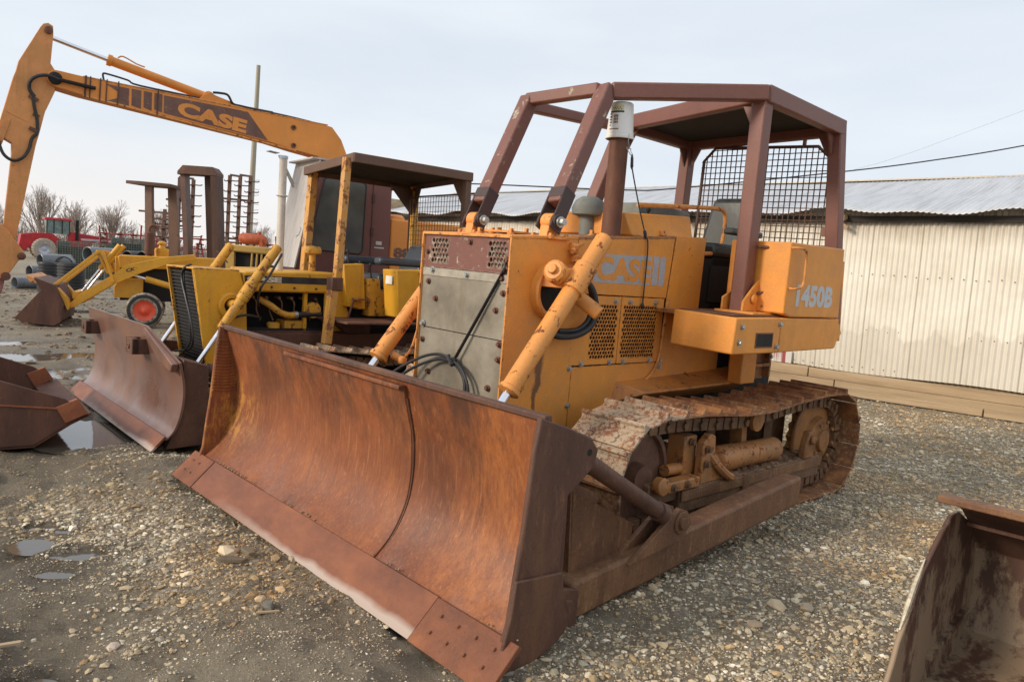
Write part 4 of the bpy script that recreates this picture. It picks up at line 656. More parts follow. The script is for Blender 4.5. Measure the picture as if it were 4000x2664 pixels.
for s in (1, -1):
    yy = .64*s; a = Vector((1.49, yy, 1.775)); b = Vector((2.03, yy, .94)); d = (b-a).normalized(); L_ = (b-a).length
    m = MB(); m.lathe([(0, -.01), (.03, -.006), (.048, .008), (.049, .02), (.049, L_), (.04, L_+.01), (0, L_+.01)], a, d, 24); m.lathe([(.052, .30), (.052, .34)], a, d, 24); m.lathe([(.056, .46), (.062, .48), (.062, .64), (.056, .66)], a, d, 24); cy = B2('lift_cylinder', m, YELLOW_WORN)
    m = MB(); m.tube(b, b+d*.52, .024); B2('rod', m, CHROME, cy)
    m = MB(); m.tube((1.87, s*.40, 1.17), (1.87, s*.66, 1.17), .045, n=16); B2('trunnion', m, YELLOW_WORN, cy)
    m = MB(); m.path(smoothpts([(1.47, yy+s*.05, 1.70), (1.50, yy+s*.07, 1.66), (1.60, yy+s*.075, 1.48), (1.68, yy+s*.07, 1.36), (1.66, yy-s*.04, 1.22), (1.60, yy-s*.16, 1.16)], 6), .012, 8); B2('hydraulic_hose', m, RUBBER, cy)
m = MB(); m.path(smoothpts([(1.98, .52, .95), (1.90, .56, 1.03), (1.78, .58, 1.07), (1.64, .52, 1.05), (1.55, .42, 1.03)], 5), .013, 8); B2('lower_hose', m, RUBBER)
m = MB(); m.lathe([(.042, 0), (.042, 1.22), (.036, 1.22), (.036, 1.1)], (1.19, 0, 1.53), n=20); m.lathe([(.045, .80), (.062, .805), (.062, .815), (.045, .82)], (1.19, 0, 1.53), n=20); s2 = B2('exhaust_stack', m, SILVER)
m = MB(); m.beam((1.25, -.02, 2.79), (1.36, -.02, 2.80), .11, .006); m.tube((1.19, 0, 2.74), (1.19, 0, 2.77), .048, n=16); B2('rain_cap', m, MIRR, s2)
m = MB(); m.lathe([(.038, 0), (.038, .20)], (.80, 0, 1.54), n=18); m.lathe([(.04, .19), (.095, .20), (.10, .24), (.085, .275), (0, .285)], (.80, 0, 1.54), n=22); B2('air_precleaner', m, YELLOW_WORN)
# canopy
def bar2(name, p, q, w, h, mat=None, up=(1, 0, 0), par=D2): mm = MB(); mm.beam(p, q, w, h, up); return B2(name, mm, mat or POST2, par, bev=.008)
POST2 = paint('peeled_post_paint', (.66, .31, .045), rust=(.15, .06, .035), chip=.535, sc=9, dirt=.5, dirtc=(.50, .36, .24), streak=.3)
q = [(.84, .93), (-.70, .93), (-1.02, -.84), (.54, -.86)]
m = MB(); m.prism(q, 2.775, 2.79, 'xy'); r2 = B2('canopy_roof', m, CANOPY2)
m = MB(); m.prism([(a*.97, b*.97) for a, b in q], 2.755, 2.774, 'xy'); B2('headliner', m, BLACK, r2)
for i in range(4): a, b = q[i], q[(i+1) % 4]; bar2('canopy_edge', (*a, 2.745), (*b, 2.745), .02, .10, CANOPY2, (0, 0, 1), r2)
bar2('canopy_post', (.90, .80, 1.45), (.85, .80, 2.75), .085, .075); bar2('canopy_post', (1.0, .82, .80), (.94, .81, 1.44), .095, .085)
m = MB(); m.bx(.86, .99, .74, .87, 1.36, 1.50); B2('post_joint', m, DARKRUST, bev=.01)
bar2('canopy_post', (.53, -.80, 1.0), (.45, -.80, 2.74), .11, .09); bar2('canopy_post', (-.66, .88, 1.1), (-.66, .88, 2.72), .08, .08, CANOPY2); bar2('canopy_post', (-1.02, -.74, 1.1), (-1.0, -.74, 2.74), .09, .09, YELLOW_WORN)
for (x, y, gx, gy) in ((-1.0, -.74, .45, .1), (-.66, .88, .0, -.28), (-1.0, -.74, .1, .30)):
    p = [Vector((x, y, 2.70)), Vector((x+gx, y+gy, 2.70)), Vector((x, y, 2.32))]; n_ = Vector((-gy, gx, 0)).normalized()*.008
    m = MB(); m.add([v+n_ for v in p]+[v-n_ for v in p], [(0, 1, 2), (5, 4, 3), (0, 3, 4, 1), (1, 4, 5, 2), (2, 5, 3, 0)]); B2('gusset', m, CANOPY2)
m = MB(); fr2 = [(-.62, 1.6), (-.62, 2.58), (.80, 2.58), (.84, 1.6)]; m.path([(-.86, y, z) for y, z in fr2+[fr2[0]]], .014, 6); sc2 = B2('rear_screen', m, DARKRUST)
m = MB()
for i in range(1, 24): y = -.62+1.44*i/24; m.tube((-.86, y, 1.6), (-.86, y, 2.58), .0036, n=4, cap=False)
for i in range(1, 17): z = 1.6+.06*i; m.tube((-.86, -.62, z), (-.86, .82, z), .0036, n=4, cap=False)
B2('mesh_grid', m, DARKRUST, sc2)
# operator station
m = MB(); m.bx(-.75, .92, .42, 1.10, 1.03, 1.055); m.prism([(.30, 1.03), (.80, 1.03), (.60, .88), (.30, .85)], .42, .50); B2('platform', m, BUCKETRUST, bev=.006)
m = MB(); m.prism([(.68, 1.64), (.43, 1.66), (.38, 1.15), (.62, 1.18)], .38, .52); m.bx(.43, .47, .36, .52, 1.15, 1.66); B2('control_panel', m, YELLOW, bev=.01)
m = MB(); m.prism([(.40, 1.50), (.24, 1.50), (.22, 1.37), (.09, 1.34), (.08, 1.08), (.36, 1.08)], .40, .56); B2('control_box', m, YELLOW_WORN, bev=.01)
m = MB(); m.prism([(.24, 1.10), (.30, 1.62), (-.70, 1.66), (-.72, 1.08)], .70, 1.0); tb = B2('side_box', m, YELLOW, bev=.012)
m = MB(); m.bx(.3, .303, .80, .92, 1.47, 1.55); m.add([(.30, .78, 1.46), (.302, .92, 1.46), (.302, .92, 1.55), (.30, .78, 1.55)], [(0, 1, 2, 3)]); B2('white_notice', m, WHITEPL, tb)
m = MB(); m.path(smoothpts([(.02, 1.0, 1.60), (.02, 1.05, 1.60), (.01, 1.05, 1.50), (.01, 1.05, 1.43), (.04, 1.0, 1.42)], 4), .010, 6); m.path([(.02, 1.04, 1.61), (-.3, 1.04, 1.63)], .009, 6); B2('grab_handle', m, YELLOW_WORN, tb)
for y in (.45, -.35): m = MB(); m.bx(-.70, .24, y-.06, y+.10, 1.66, 1.75); B2('armrest', m, VINYL2, bev=.03)
m = MB(); m.bx(-.35, .12, -.22, .34, 1.38, 1.56); se = B2('seat', m, VINYL2, bev=.04)
m = MB(); m.hexa([(-.52, -.22, 1.50), (-.40, -.22, 1.50), (-.40, .34, 1.50), (-.52, .34, 1.50), (-.66, -.12, 1.93), (-.56, -.12, 1.93), (-.56, .24, 1.93), (-.66, .24, 1.93)]); B2('backrest', m, VINYL2, se, bev=.04)
for x, y, z in ((.52, .30, 1.80), (.40, .38, 1.68), (.28, .40, 1.66)): m = MB(); m.path([(x-.05, y, 1.35), (x-.01, y, z-.1), (x, y, z)], .009, 6); m.lathe([(0, -.02), (.018, -.01), (.018, .01), (0, .02)], (x, y, z), n=8); B2('lever', m, RUBBER)
m = MB(); m.path([(.62, .56, 1.06), (.56, .56, 1.25), (.50, .56, 1.27)], .012, 6); m.bx(.44, .56, .52, .66, 1.26, 1.275); B2('pedal', m, BOLT)
for s in (1, -1):
    make_track(D2, s*.90, (-.75, .41), .335, (1.42, .41), .32, 34, .42, .03, -9)
    yc = s*.90; m = MB(); m.lathe([(.27, -.05), (.285, 0), (.27, .05), (.08, .06), (.07, .10), (0, .10)], (1.42, yc, .41), (0, s, 0), 28); B2('idler_wheel', m, MUDROLL)
    m = MB(); m.lathe([(.29, -.03), (.29, .03), (.18, .08), (.1, .13), (0, .13)], (-.75, yc, .41), (0, s, 0), 28); B2('drive_sprocket', m, MUDROLL)
    m = MB(); m.bx(-.6, 1.2, yc-.12, yc+.14, .22, .42); B2('track_frame', m, MUDDY, bev=.01)
    m = MB(); m.lathe([(0, -.1), (.07, -.1), (.07, .1), (0, .1)], (.4, yc, .64), (0, s, 0), 16); B2('carrier_roller', m, SPROCK)
    m = MB(); m.bx(-.7, 1.75, s*.50-.07, s*.50+.07, .70, .88); m.bx(.35, 1.72, s*.43-.01, s*.43+.01, .78, .90); B2('side_rail', m, BUCKETRUST)
# ================================================================ EXCAVATOR
D3 = thing('excavator', 'orange excavator with brown cab and long boom reaching left over the yard', 'excavator', (-2.58, 11.70, 0), (0, 0, R(-143.6)))
def B3(name, m, mat, par=D3, **k): return m.build(name, mat, par, **k)
m = MB(); m.prism([(3.93, 3.60), (3.91, 3.68), (3.86, 3.715), (3.80, 3.715), (3.56, 3.70), (2.66, 3.69), (1.76, 3.685), (1.51, 3.665), (.47, 3.64), (.33, 3.62), (.18, 3.46), (.08, 3.25), (-.05, 2.3), (-.25, 1.5), (.30, 1.45), (.42, 2.6), (.52, 3.17), (.86, 3.21), (1.25, 3.27), (2.7, 3.40), (3.58, 3.48), (3.84, 3.52), (3.90, 3.55)], -.30, 0); bo = B3('boom', m, BOOM, bev=.006)
m = MB(); m.beam((3.55, .003, 3.475), (.86, .003, 3.205), .008, .022); m.beam((3.55, .003, 3.70), (.40, .003, 3.64), .008, .012); B3('edge_flange', m, ORANGE_WORN, bo)
m = MB(); m.prism([(2.63, 3.645), (1.56, 3.625), (1.27, 3.285), (2.63, 3.42)], .001, .004)
for a, b in ((3.155, 3.04), (3.01, 2.90), (2.87, 2.775), (2.745, 2.65)): m.prism([(a, 3.655), (b, 3.652), (b, 3.425), (a, 3.45)], .001, .004)
m.prism([(3.30, 3.66), (3.18, 3.655), (3.17, 3.59)], .001, .004); m.prism([(3.28, 3.46), (3.17, 3.51), (3.17, 3.45)], .001, .004); B3('name_decal', m, DECALBROWN, bo)
tx = text('CASE', (2.47, .0045, 3.428), (-1, 0, -.115), (-.10, 0, 1), .90, .185, bold=.055, t=.001); B3('lettering', tx, BOOM, bo, smooth=False)
m = MB(); a, b = Vector((3.27, -.15, 3.985)), Vector((2.10, -.15, 3.755)); m.tube(a, b, .058, n=24); m.tube(a, a+(b-a).normalized()*.05, .07, n=24); m.lathe([(0, -.09), (.07, -.09), (.07, .09), (0, .09)], (2.06, -.15, 3.745), (0, 1, 0), 20); m.path(smoothpts([(3.16, -.10, 4.02), (3.1, -.10, 4.05), (2.95, -.09, 3.99), (2.85, -.09, 3.97)], 3), .010, 6); cy = B3('stick_cylinder', m, BOOM)
m = MB(); m.tube((3.88, -.15, 4.115), (3.25, -.15, 3.982), .028, n=18); B3('rod', m, CHROME, cy)
m = MB(); m.prism([(2.20, 3.68), (2.14, 3.75), (2.06, 3.80), (1.98, 3.77), (1.50, 3.665)], -.06, -.03); m.prism([(2.20, 3.68), (2.14, 3.75), (2.06, 3.80), (1.98, 3.77), (1.50, 3.665)], -.27, -.24); B3('cylinder_bracket', m, BOOM, bo, bev=.005)
m = MB(); m.path(smoothpts([(2.02, -.02, 3.80), (1.93, -.02, 3.81), (1.83, -.01, 3.80), (1.76, -.01, 3.70), (1.66, -.02, 3.69), (1.4, -.03, 3.68), (.9, -.05, 3.665), (.4, -.05, 3.63)], 5), .016, 8); m.path(smoothpts([(3.32, -.05, 3.71), (3.33, -.05, 3.78), (3.28, -.05, 3.79), (3.05, -.05, 3.76), (2.9, -.05, 3.72), (2.0, -.05, 3.70), (1.2, -.05, 3.69)], 4), .012, 6); B3('boom_hose', m, RUBBER, bo)
for x, w in ((3.52, .02), (3.47, .012), (3.36, .014), (3.29, .012), (3.16, .014), (2.70, .014)):
    m = MB(); zb = 3.27+(x-1.25)*.09; m.beam((x+.01, .008, zb-.02), (x, .008, 3.715), w, .012, (0, 1, 0)); B3('hose_strap', m, DARKRUST, bo)
m = MB(); m.lathe([(.0, .0), (.075, .0), (.075, .02), (.055, .035), (0, .04)], (3.845, 0, 3.615), (0, 1, 0), 20); m.tube((3.80, .05, 3.60), (3.42, .04, 3.575), .022, n=10); B3('boom_pin', m, BLACK, bo)
for x, z in ((.91, 3.52), (.90, 3.27)): m = MB(); m.lathe([(.0, .0), (.035, .0), (.035, .02), (.015, .02), (.015, .005)], (x, 0, z), (0, 1, 0), 16); B3('boss', m, BOLT, bo)
m = MB(); m.prism([(3.87, 4.23), (3.92, 4.255), (3.97, 4.235), (4.0, 4.19), (4.215, 3.75), (4.235, 3.65), (4.265, 3.56), (4.40, 3.0), (4.44, 2.80), (4.37, 2.76), (4.345, 2.84), (4.27, 2.80), (4.27, 2.67), (4.345, 1.80), (4.22, 1.66), (4.10, 2.39), (4.03, 2.80), (3.99, 2.97), (3.94, 3.21), (3.92, 3.26), (3.84, 3.47), (3.83, 3.70), (3.89, 3.79), (3.865, 4.13)], -.26, -.05); sk = B3('stick', m, BOOM_FADED, bev=.005)
m = MB(); m.prism([(3.97, 4.17), (4.20, 3.72), (4.33, 3.15), (4.11, 3.06), (3.93, 3.50), (3.89, 3.80)], -.05, -.045); m.prism([(4.36, 3.02), (4.29, 3.06), (4.36, 2.80), (4.42, 2.80)], -.05, -.03); B3('stiffener_plate', m, BOOM_FADED, sk)
m = MB(); m.lathe([(0, 0), (.045, 0), (.045, .03), (.02, .04), (0, .04)], (3.915, -.05, 4.17), (0, 1, 0), 18); B3('stick_pin', m, BOLT, sk)
m = MB(); m.path(smoothpts([(3.80, .03, 3.60), (3.92, .03, 3.63), (4.03, .02, 3.60), (4.10, .0, 3.53), (4.10, -.03, 3.44), (4.05, -.03, 3.37)], 5), .020, 8); m.path(smoothpts([(4.07, -.035, 3.38), (4.05, -.03, 3.25), (4.02, -.035, 3.10), (4.02, -.035, 2.95), (4.07, -.03, 2.88), (4.10, -.02, 2.75), (4.16, .0, 2.64), (4.26, .0, 2.59), (4.36, .0, 2.66), (4.42, .0, 2.85)], 5), .018, 8); B3('stick_hose', m, RUBBER, sk)
m = MB(); m.beam((4.11, -.03, 3.37), (4.01, -.03, 3.33), .02, .035); m.beam((4.10, -.03, 3.0), (4.01, -.03, 2.96), .02, .04); m.beam((4.06, -.04, 3.17), (4.0, -.04, 3.14), .02, .04); B3('hose_clamp', m, DARKRUST, sk)
m = MB(); m.tube((4.43, -.15, 2.84), (4.66, -.15, 1.7), .055, n=18); m.lathe([(0, -.1), (.05, -.1), (.05, .1), (0, .1)], (4.42, -.14, 2.86), (0, 1, 0), 14); B3('bucket_cylinder', m, plain('pinkish_orange', (.55, .20, .14), .5))
m = MB(); m.prism([(4.40, 1.86), (4.31, 1.77), (4.14, 1.52), (4.13, 1.46), (4.20, 1.42), (4.27, 1.30), (4.33, 1.21), (4.5, 1.18), (4.75, 1.35), (4.75, 1.9)], -.52, .12); bu = B3('digging_bucket', m, BOOM_FADED, bev=.01)
m = MB(); m.lathe([(0, -.5), (.045, -.5), (.045, .14), (.02, .16), (0, .16)], (4.17, 0, 1.475), (0, 1, 0), 16); m.lathe([(0, -.5), (.05, -.5), (.05, .14), (0, .14)], (4.325, 0, 1.23), (0, 1, 0), 16); B3('bucket_pin', m, BOLT, bu)
m = MB(); m.prism([(4.33, 1.20), (4.35, 1.08), (4.40, .95), (4.6, .9), (4.8, 1.2), (4.5, 1.25)], -.48, .08); B3('bucket_shell', m, plain('pink_rust', (.32, .13, .11), .6, 0, .3), bu, bev=.01)
m = MB(); m.prism([(.86, 2.85), (-.215, 2.86), (-.215, 1.35), (1.14, 1.35), (1.16, 1.55)], .12, .95); cb3 = B3('cab', m, BROWN_FLAT, bev=.012)
wq = [(.74, 2.795), (.24, 2.78), (.19, 2.74), (.205, 1.84), (.25, 1.79), (.92, 1.81), (.975, 1.86), (.80, 2.75)]
m = MB(); m.prism(wq, .951, .957); B3('window', m, GLASS, cb3)
m = MB(); m.path([(x, .956, z) for x, z in wq+[wq[0]]], .011, 6); B3('window_seal', m, RUBBER, cb3)
m = MB(); m.bx(.073, .083, .951, .958, 1.45, 2.84); m.bx(.05, .09, .951, .966, 2.52, 2.64); m.bx(.05, .09, .951, .966, 2.05, 2.17); m.bx(-.225, -.20, .93, .965, 2.72, 2.78); B3('door_hinge', m, plain('dark_brown_trim', (.07, .03, .025), .6), cb3)
m = MB(); m.bx(.90, 1.0, .951, .97, 1.66, 1.76); B3('door_latch', m, RUBBER, cb3, bev=.006)
m = MB(); m.bx(-.09, 0., .951, .954, 1.94, 1.99); m.bx(-.13, .02, .951, .953, 1.89, 1.91); B3('notice', m, plain('notice_grey', (.55, .54, .50), .5), cb3)
m = MB(); m.hexa([(1.165, .10, 1.55), (1.185, .10, 1.55), (1.185, .99, 1.55), (1.165, .99, 1.55), (.87, .10, 3.01), (.89, .10, 3.01), (.89, .99, 3.02), (.87, .99, 3.02)]); B3('plywood_panel', m, PLY, cb3)
m = MB(); m.bx(.55, 1.0, .12, 1.0, 3.0, 3.02); m.bx(.2, .9, .12, .96, 2.86, 2.88); B3('cab_roof', m, PLY, cb3)
m = MB(); m.path([(1.12, .99, 2.08), (1.13, 1.04, 2.06), (1.16, 1.04, 1.98), (1.17, .99, 1.96)], .008, 6); B3('grab_handle', m, STEEL, cb3)
m = MB(); m.tube((1.22, .35, 3.06), (1.0, .35, 2.65), .018, n=8); m.tube((1.19, .30, 3.06), (.98, .30, 2.7), .012, n=8); B3('work_light_stay', m, STEEL)
m = MB(); m.hexa([(-2.7, -1.1, 1.1), (-.23, -1.1, 1.1), (-.23, .94, 1.1), (-2.7, .94, 1.1), (-2.6, -1.1, 2.33), (-.23, -1.1, 2.33), (-.23, .94, 2.33), (-2.6, .94, 2.33)]); eb = B3('engine_housing', m, BOOM, bev=.03)
m = MB(); m.lathe([(.17, 0), (.16, .04), (.12, .07), (0, .08)], (-.38, .70, 2.33), n=20); B3('filler_cap', m, BOOM, eb)
B3('lettering', text('880', (-.29, .9425, 1.775), (-1, 0, 0), (0, 0, 1), .42, .15, bold=.05, t=.001), DECALBROWN, eb, smooth=False)
m = MB(); m.bx(-2.6, 1.2, -1.1, .95, 1.0, 1.12); m.lathe([(0, 0), (.6, 0), (.6, .3), (0, .3)], (-.6, 0, .75), n=24); m.bx(-2.0, .9, -.6, .6, .4, .75); B3('turntable', m, DARKRUST)
m = MB(); m.bx(-1.9, -1.7, .5, .7, 2.3, 2.75); B3('muffler', m, DARKRUST)
for s in (1, -1):
    m = MB(); m.prism([(-2.3, .15), (-2.1, 0), (1.3, 0), (1.55, .2), (1.6, .5), (1.4, .8), (-2.1, .8), (-2.35, .5)], s*.95-.22, s*.95+.22); m2 = m
    for i in range(26): x = -2.1+i*.14; m2.bx(x, x+.03, s*.95-.22, s*.95+.22, .8, .83)
    B3('crawler_track', m2, MUDROLL, bev=.01)
# ================================================================ BACKHOE LOADER
D4 = thing('backhoe_loader', 'yellow backhoe loader with red front rim and lowered rusty bucket at the left', 'loader', (-8.043, 16.790, 0), (0, 0, R(-157)))
def B4(name, m, mat, par=D4, **k): return m.build(name, mat, par, **k)
for s in (1, -1):
    w = MB(); w.lathe([(.215, -.09), (.26, -.10), (.34, -.09), (.368, -.05), (.372, 0), (.368, .05), (.34, .09), (.26, .10), (.215, .09)], (0, s*.68, .372), (0, s, 0), 40); wh = B4('front_wheel', w, TYRE)
    m = MB(); m.lathe([(.262, .1005), (.325, .098), (.33, .094), (.26, .094)], (0, s*.68, .372), (0, s, 0), 40); B4('tread_wall', m, RUBBER, wh)
    m = MB(); m.lathe([(.22, .095), (.215, .06), (.20, .05), (.13, .03), (.07, .06), (.05, .09), (0, .10)], (0, s*.68, .372), (0, s, 0), 32); m.lathe([(.22, -.09), (0, -.02)], (0, s*.68, .372), (0, s, 0), 32); B4('rim', m, REDRIM, wh)
    w = MB(); w.lathe([(.33, -.2), (.62, -.2), (.68, -.12), (.69, 0), (.68, .12), (.62, .2), (.33, .2)], (-2.25, s*.80, .69), (0, s, 0), 40); wh = B4('rear_wheel', w, TYRE)
    m = MB(); m.lathe([(.33, .16), (.30, .05), (.1, .02), (0, .05)], (-2.25, s*.80, .69), (0, s, 0), 32); B4('rim', m, REDRIM, wh)
    y0, y1 = s*.58, s*.66
    m = MB(); m.prism([(1.40, .34), (1.44, .44), (1.36, .47), (1.20, .66), (.57, 1.11), (.36, 1.31), (.30, 1.32), (-.30, 1.50), (-.95, 1.61), (-1.0, 1.50), (-.50, 1.40), (.10, 1.14), (.63, .86), (1.29, .38)], y0, y1); ar = B4('loader_arm', m, YELLOW_FAR, bev=.008)
    if s > 0:
        m = MB(); m.prism([(.45, 1.25), (.36, 1.315), (.17, 1.27), (.15, 1.11)], .66, .665); B4('arm_patch', m, YELLOW_FAR, ar); B4('lettering', text('CK', (.355, .666, 1.15), (-1, 0, .28), (.28, 0, 1), .18, .075, bold=.04, t=.001, shear=.2), BLKSTRIPE, ar, smooth=False)
    m = MB(); m.beam((1.66, s*.60, .80), (.88, s*.60, 1.54), .06, .165, (0, 1, 0)); lk = B4('tilt_link', m, YELLOW_FAR, bev=.006)
    m = MB(); m.beam((.80, s*.63, 1.52), (.59, s*.63, .93), .05, .15, (0, 1, 0)); m.beam((.90, s*.56, 1.52), (.70, s*.56, 1.10), .05, .15, (0, 1, 0)); m.beam((.93, s*.60, 1.52), (.78, s*.60, 1.52), .09, .10); B4('bell_crank', m, YELLOW_FAR, lk, bev=.006)
    m = MB(); m.tube((.50, s*.52, 1.70), (.86, s*.52, 1.18), .055, n=16); tc_ = B4('tilt_cylinder', m, YELLOW_FAR); m = MB(); m.tube((.86, s*.52, 1.18), (1.18, s*.52, .70), .024, n=14); B4('rod', m, CHROME, tc_)
    m = MB(); m.tube((.0, s*.56, 1.03), (-.60, s*.56, .87), .065, n=16); lc = B4('lift_cylinder', m, YELLOW_FAR); m = MB(); m.tube((.22, s*.56, 1.09), (.0, s*.56, 1.03), .028, n=14); B4('rod', m, CHROME, lc)
m = MB(); m.sheet([(2.34, .15), (1.62, .02), (1.50, .12), (1.47, .45), (1.62, .80), (1.98, .93)], -.88, .88, .02, 1); bk4 = B4('loader_bucket', m, BUCKETRUST)
for s in (1, -1):
    m = MB(); m.prism([(2.30, .14), (2.18, .06), (1.64, .0), (1.50, .08), (1.46, .45), (1.60, .80), (1.98, .95), (1.86, .70)], s*.88-.012, s*.88+.012); B4('bucket_side', m, BUCKETRUST, bk4, bev=.004)
    m = MB(); m.prism([(1.66, .85), (1.60, .78), (1.40, .32), (1.36, .40), (1.40, .55)], s*.52, s*.80); B4('bucket_lug', m, YELLOW_FAR, bk4)
m = MB(); m.prism([(1.98, .93), (2.12, 1.0), (2.05, .86), (1.92, .84)], -.90, .90); B4('spill_lip', m, ORANGE_WORN, bk4, bev=.005)
m = MB(); m.beam((1.28, -.6, .62), (1.28, .6, .62), .12, .14); m.beam((1.1, -.6, .55), (1.1, .6, .55), .08, .08); B4('cross_tube', m, YELLOW_FAR)
m = MB(); m.prism([(.55, 1.47), (.50, 1.50), (.30, 1.50), (-1.5, 1.56), (-1.5, 1.28), (.52, 1.22)], -.34, .34); B4('hood', m, YELLOW_FAR, bev=.02)
m = MB(); m.bx(.50, .60, -.33, .33, .75, 1.46); gq = B4('front_cowl', m, YELLOW_FAR, bev=.01); m = MB(); m.bx(.601, .61, -.24, .24, .85, 1.38); B4('radiator_grille', m, BLACK, gq)
m = MB(); m.bx(-1.6, .5, -.28, .28, .55, 1.24); B4('engine', m, BLACK)
m = MB(); m.prism([(.60, .60), (.60, .84), (.48, 1.02), (.05, 1.02), (.05, .72), (.2, .60)], .30, .42); B4('frame_plate', m, YELLOW_FAR, bev=.01); m = MB(); m.prism([(.60, .60), (.60, .84), (.48, 1.02), (.05, 1.02), (.05, .72), (.2, .60)], -.42, -.30); B4('frame_plate', m, YELLOW_FAR, bev=.01)
m = MB(); m.beam((0, -.62, .40), (0, .62, .40), .10, .12); B4('front_axle', m, YELLOW_FAR, bev=.01)
m = MB(); m.lathe([(.14, 0), (.145, .12), (.15, .14), (.14, .19), (.07, .20), (.06, .25), (.055, .27), (.09, .28), (.095, .31), (.05, .35), (0, .355)], (-.28, 0, 1.50), n=22); B4('air_cleaner', m, YELLOW_FAR)
m = MB(); m.lathe([(.055, 0), (.06, .04), (.10, .06), (.10, .50), (.06, .54)], (-.04, .2, 1.50), n=20); m.path(smoothpts([(-.04, .2, 2.02), (-.04, .2, 2.12), (-.10, .2, 2.17), (-.18, .2, 2.14), (-.2, .2, 2.08)], 4), .035, 10); B4('exhaust_stack', m, PIPE)
m = MB(); m.path([(-1.0, .2, 1.38), (-1.03, .2, 1.49), (-1.25, .2, 1.50), (-1.40, .2, 1.42)], .02, 6); m.bx(-1.5, -.95, -.3, .32, 1.2, 1.42); B4('console', m, YELLOW_FAR, bev=.01)
m = MB(); th = MB(); th.lathe([(.17, -.012), (.185, 0), (.17, .012), (.16, 0), (.17, -.012)], (-1.52, 0, 1.60), (-.7, 0, .7), 24)
for k in range(3): a = 2.1*k; th.beam((-1.52, 0, 1.60), (-1.52+.12*math.cos(a), .17*math.sin(a), 1.60+.12*math.cos(a)), .03, .01)
B4('steering_wheel', th, RUBBER)
m = MB(); m.bx(-2.45, -2.0, -.25, .25, 1.12, 1.26); se = B4('seat', m, VINYL2, bev=.04); m = MB(); m.hexa([(-2.5, -.25, 1.2), (-2.38, -.25, 1.2), (-2.38, .25, 1.2), (-2.5, .25, 1.2), (-2.6, -.2, 1.72), (-2.48, -.2, 1.72), (-2.48, .2, 1.72), (-2.6, .2, 1.72)]); B4('backrest', m, VINYL2, se, bev=.05)
m = MB(); m.bx(-2.9, -1.4, -.5, .5, .7, 1.1); m.prism([(-1.7, 1.05), (-1.75, 1.38), (-2.8, 1.42), (-2.9, 1.1)], .55, 1.02); m.prism([(-1.7, 1.05), (-1.75, 1.38), (-2.8, 1.42), (-2.9, 1.1)], -1.02, -.55); B4('rear_fender', m, YELLOW_FAR, bev=.03)
# ================================================================ GROUND
rng = np.random.default_rng(3)
def vnoise(x, y, sc, seed):   # smooth value noise on a lattice
    r = np.random.default_rng(seed).random((256, 256)); u = x*sc+1000.; v = y*sc+1000.; i = np.floor(u).astype(int); j = np.floor(v).astype(int); a = u-i; b = v-j; a = a*a*(3-2*a); b = b*b*(3-2*b)
    g_ = lambda p, q: r[p % 256, q % 256]
    return (g_(i, j)*(1-a)+g_(i+1, j)*a)*(1-b)+(g_(i, j+1)*(1-a)+g_(i+1, j+1)*a)*b
PUD = [(-2.28, 4.09, .14, .06, .3), (-2.60, 4.17, .08, .10, .9), (-2.27, 3.84, .08, .04, .1), (-2.58, 4.45, .06, .03, 0), (-1.78, 2.83, .08, .04, .3), (-2.74, 4.50, .10, .04, .2), (-3.75, 6.85, .62, .40, 2.2), (-2.62, 6.75, .55, .30, 2.3),
       (-7.3, 11.0, 1.0, .60, .9), (-6.3, 9.75, .65, .42, .8), (-5.8, 10.5, .50, .24, .6), (-6.55, 11.7, .60, .30, .6), (-5.6, 9.7, .40, .2, .6), (-8.4, 12.6, .7, .3, .6), (-4.9, 9.0, .3, .14, 2.2), (-5.55, 15.5, 1.0, .3, .6), (-8.8, 15.2, .5, .2, .2), (-7.2, 13.6, .6, .18, .4), (-11.5, 19.5, 1.2, .3, .2), (-4.3, 9.9, .25, .12, 2.2)]
def gmask(x, y):    # 1 = clean gravel, 0 = mud
    # coordinates in the dozer's frame
    c, s_ = math.cos(-2.3817), math.sin(-2.3817); dx, dy = x-1.1595, y-6.4696; u = c*dx+s_*dy; v = -s_*dx+c*dy
    n = vnoise(x, y, 1.1, 1)*.7+vnoise(x, y, 3.1, 2)*.4
    right = 1/(1+np.exp(-(v-1.9+.5*(u < 2.4)*0+(n-.55)*1.3-.9*np.clip(u-3.0, 0, 2))*5))
    band = np.exp(-((u-3.75)**2)/.45)*1/(1+np.exp((v-.2)*2.2))*1/(1+np.exp(-(v+2.55)*3.5)); fr = np.clip(band*1.0+(n-.60)*1.2, 0, 1)*(band > .08)
    back = 1/(1+np.exp((u-2.2)*3))*.75*(1/(1+np.exp(-(v+1.5)*3)))
    return np.clip(np.maximum(np.maximum(right, fr), back), 0, 1)
def hgt(x, y):
    g_ = gmask(x, y); d = np.hypot(x, y)
    h = (vnoise(x, y, .45, 5)-.5)*.05+(vnoise(x, y, 1.7, 6)-.5)*.05*(1-.6*g_)+(vnoise(x, y, 4.5, 7)-.5)*.075*(1-.8*g_)+(vnoise(x, y, 12, 8)-.5)*.040*(1-.7*g_)
    rut = np.sin((x*.80+y*.60)*5.2+vnoise(x, y, .8, 9)*3.5)*.045*(1-g_)*(x < .2)*(y < 6.5)
    h = (h+rut)*np.clip(1.6-d/25, .15, 1)-.015
    for px_, py_, a, b, an in PUD:
        ca, sa = math.cos(an), math.sin(an); u = (ca*(x-px_)+sa*(y-py_))/a; v = (-sa*(x-px_)+ca*(y-py_))/b; rr = u*u+v*v+(vnoise(x, y, 6/max(a, .2)*.35, 11)-.5)*1.0
        k = 1/(1+np.exp((rr-1.15)*5)); h = h*(1-k)+(-.055-.01*k)*k
    return h
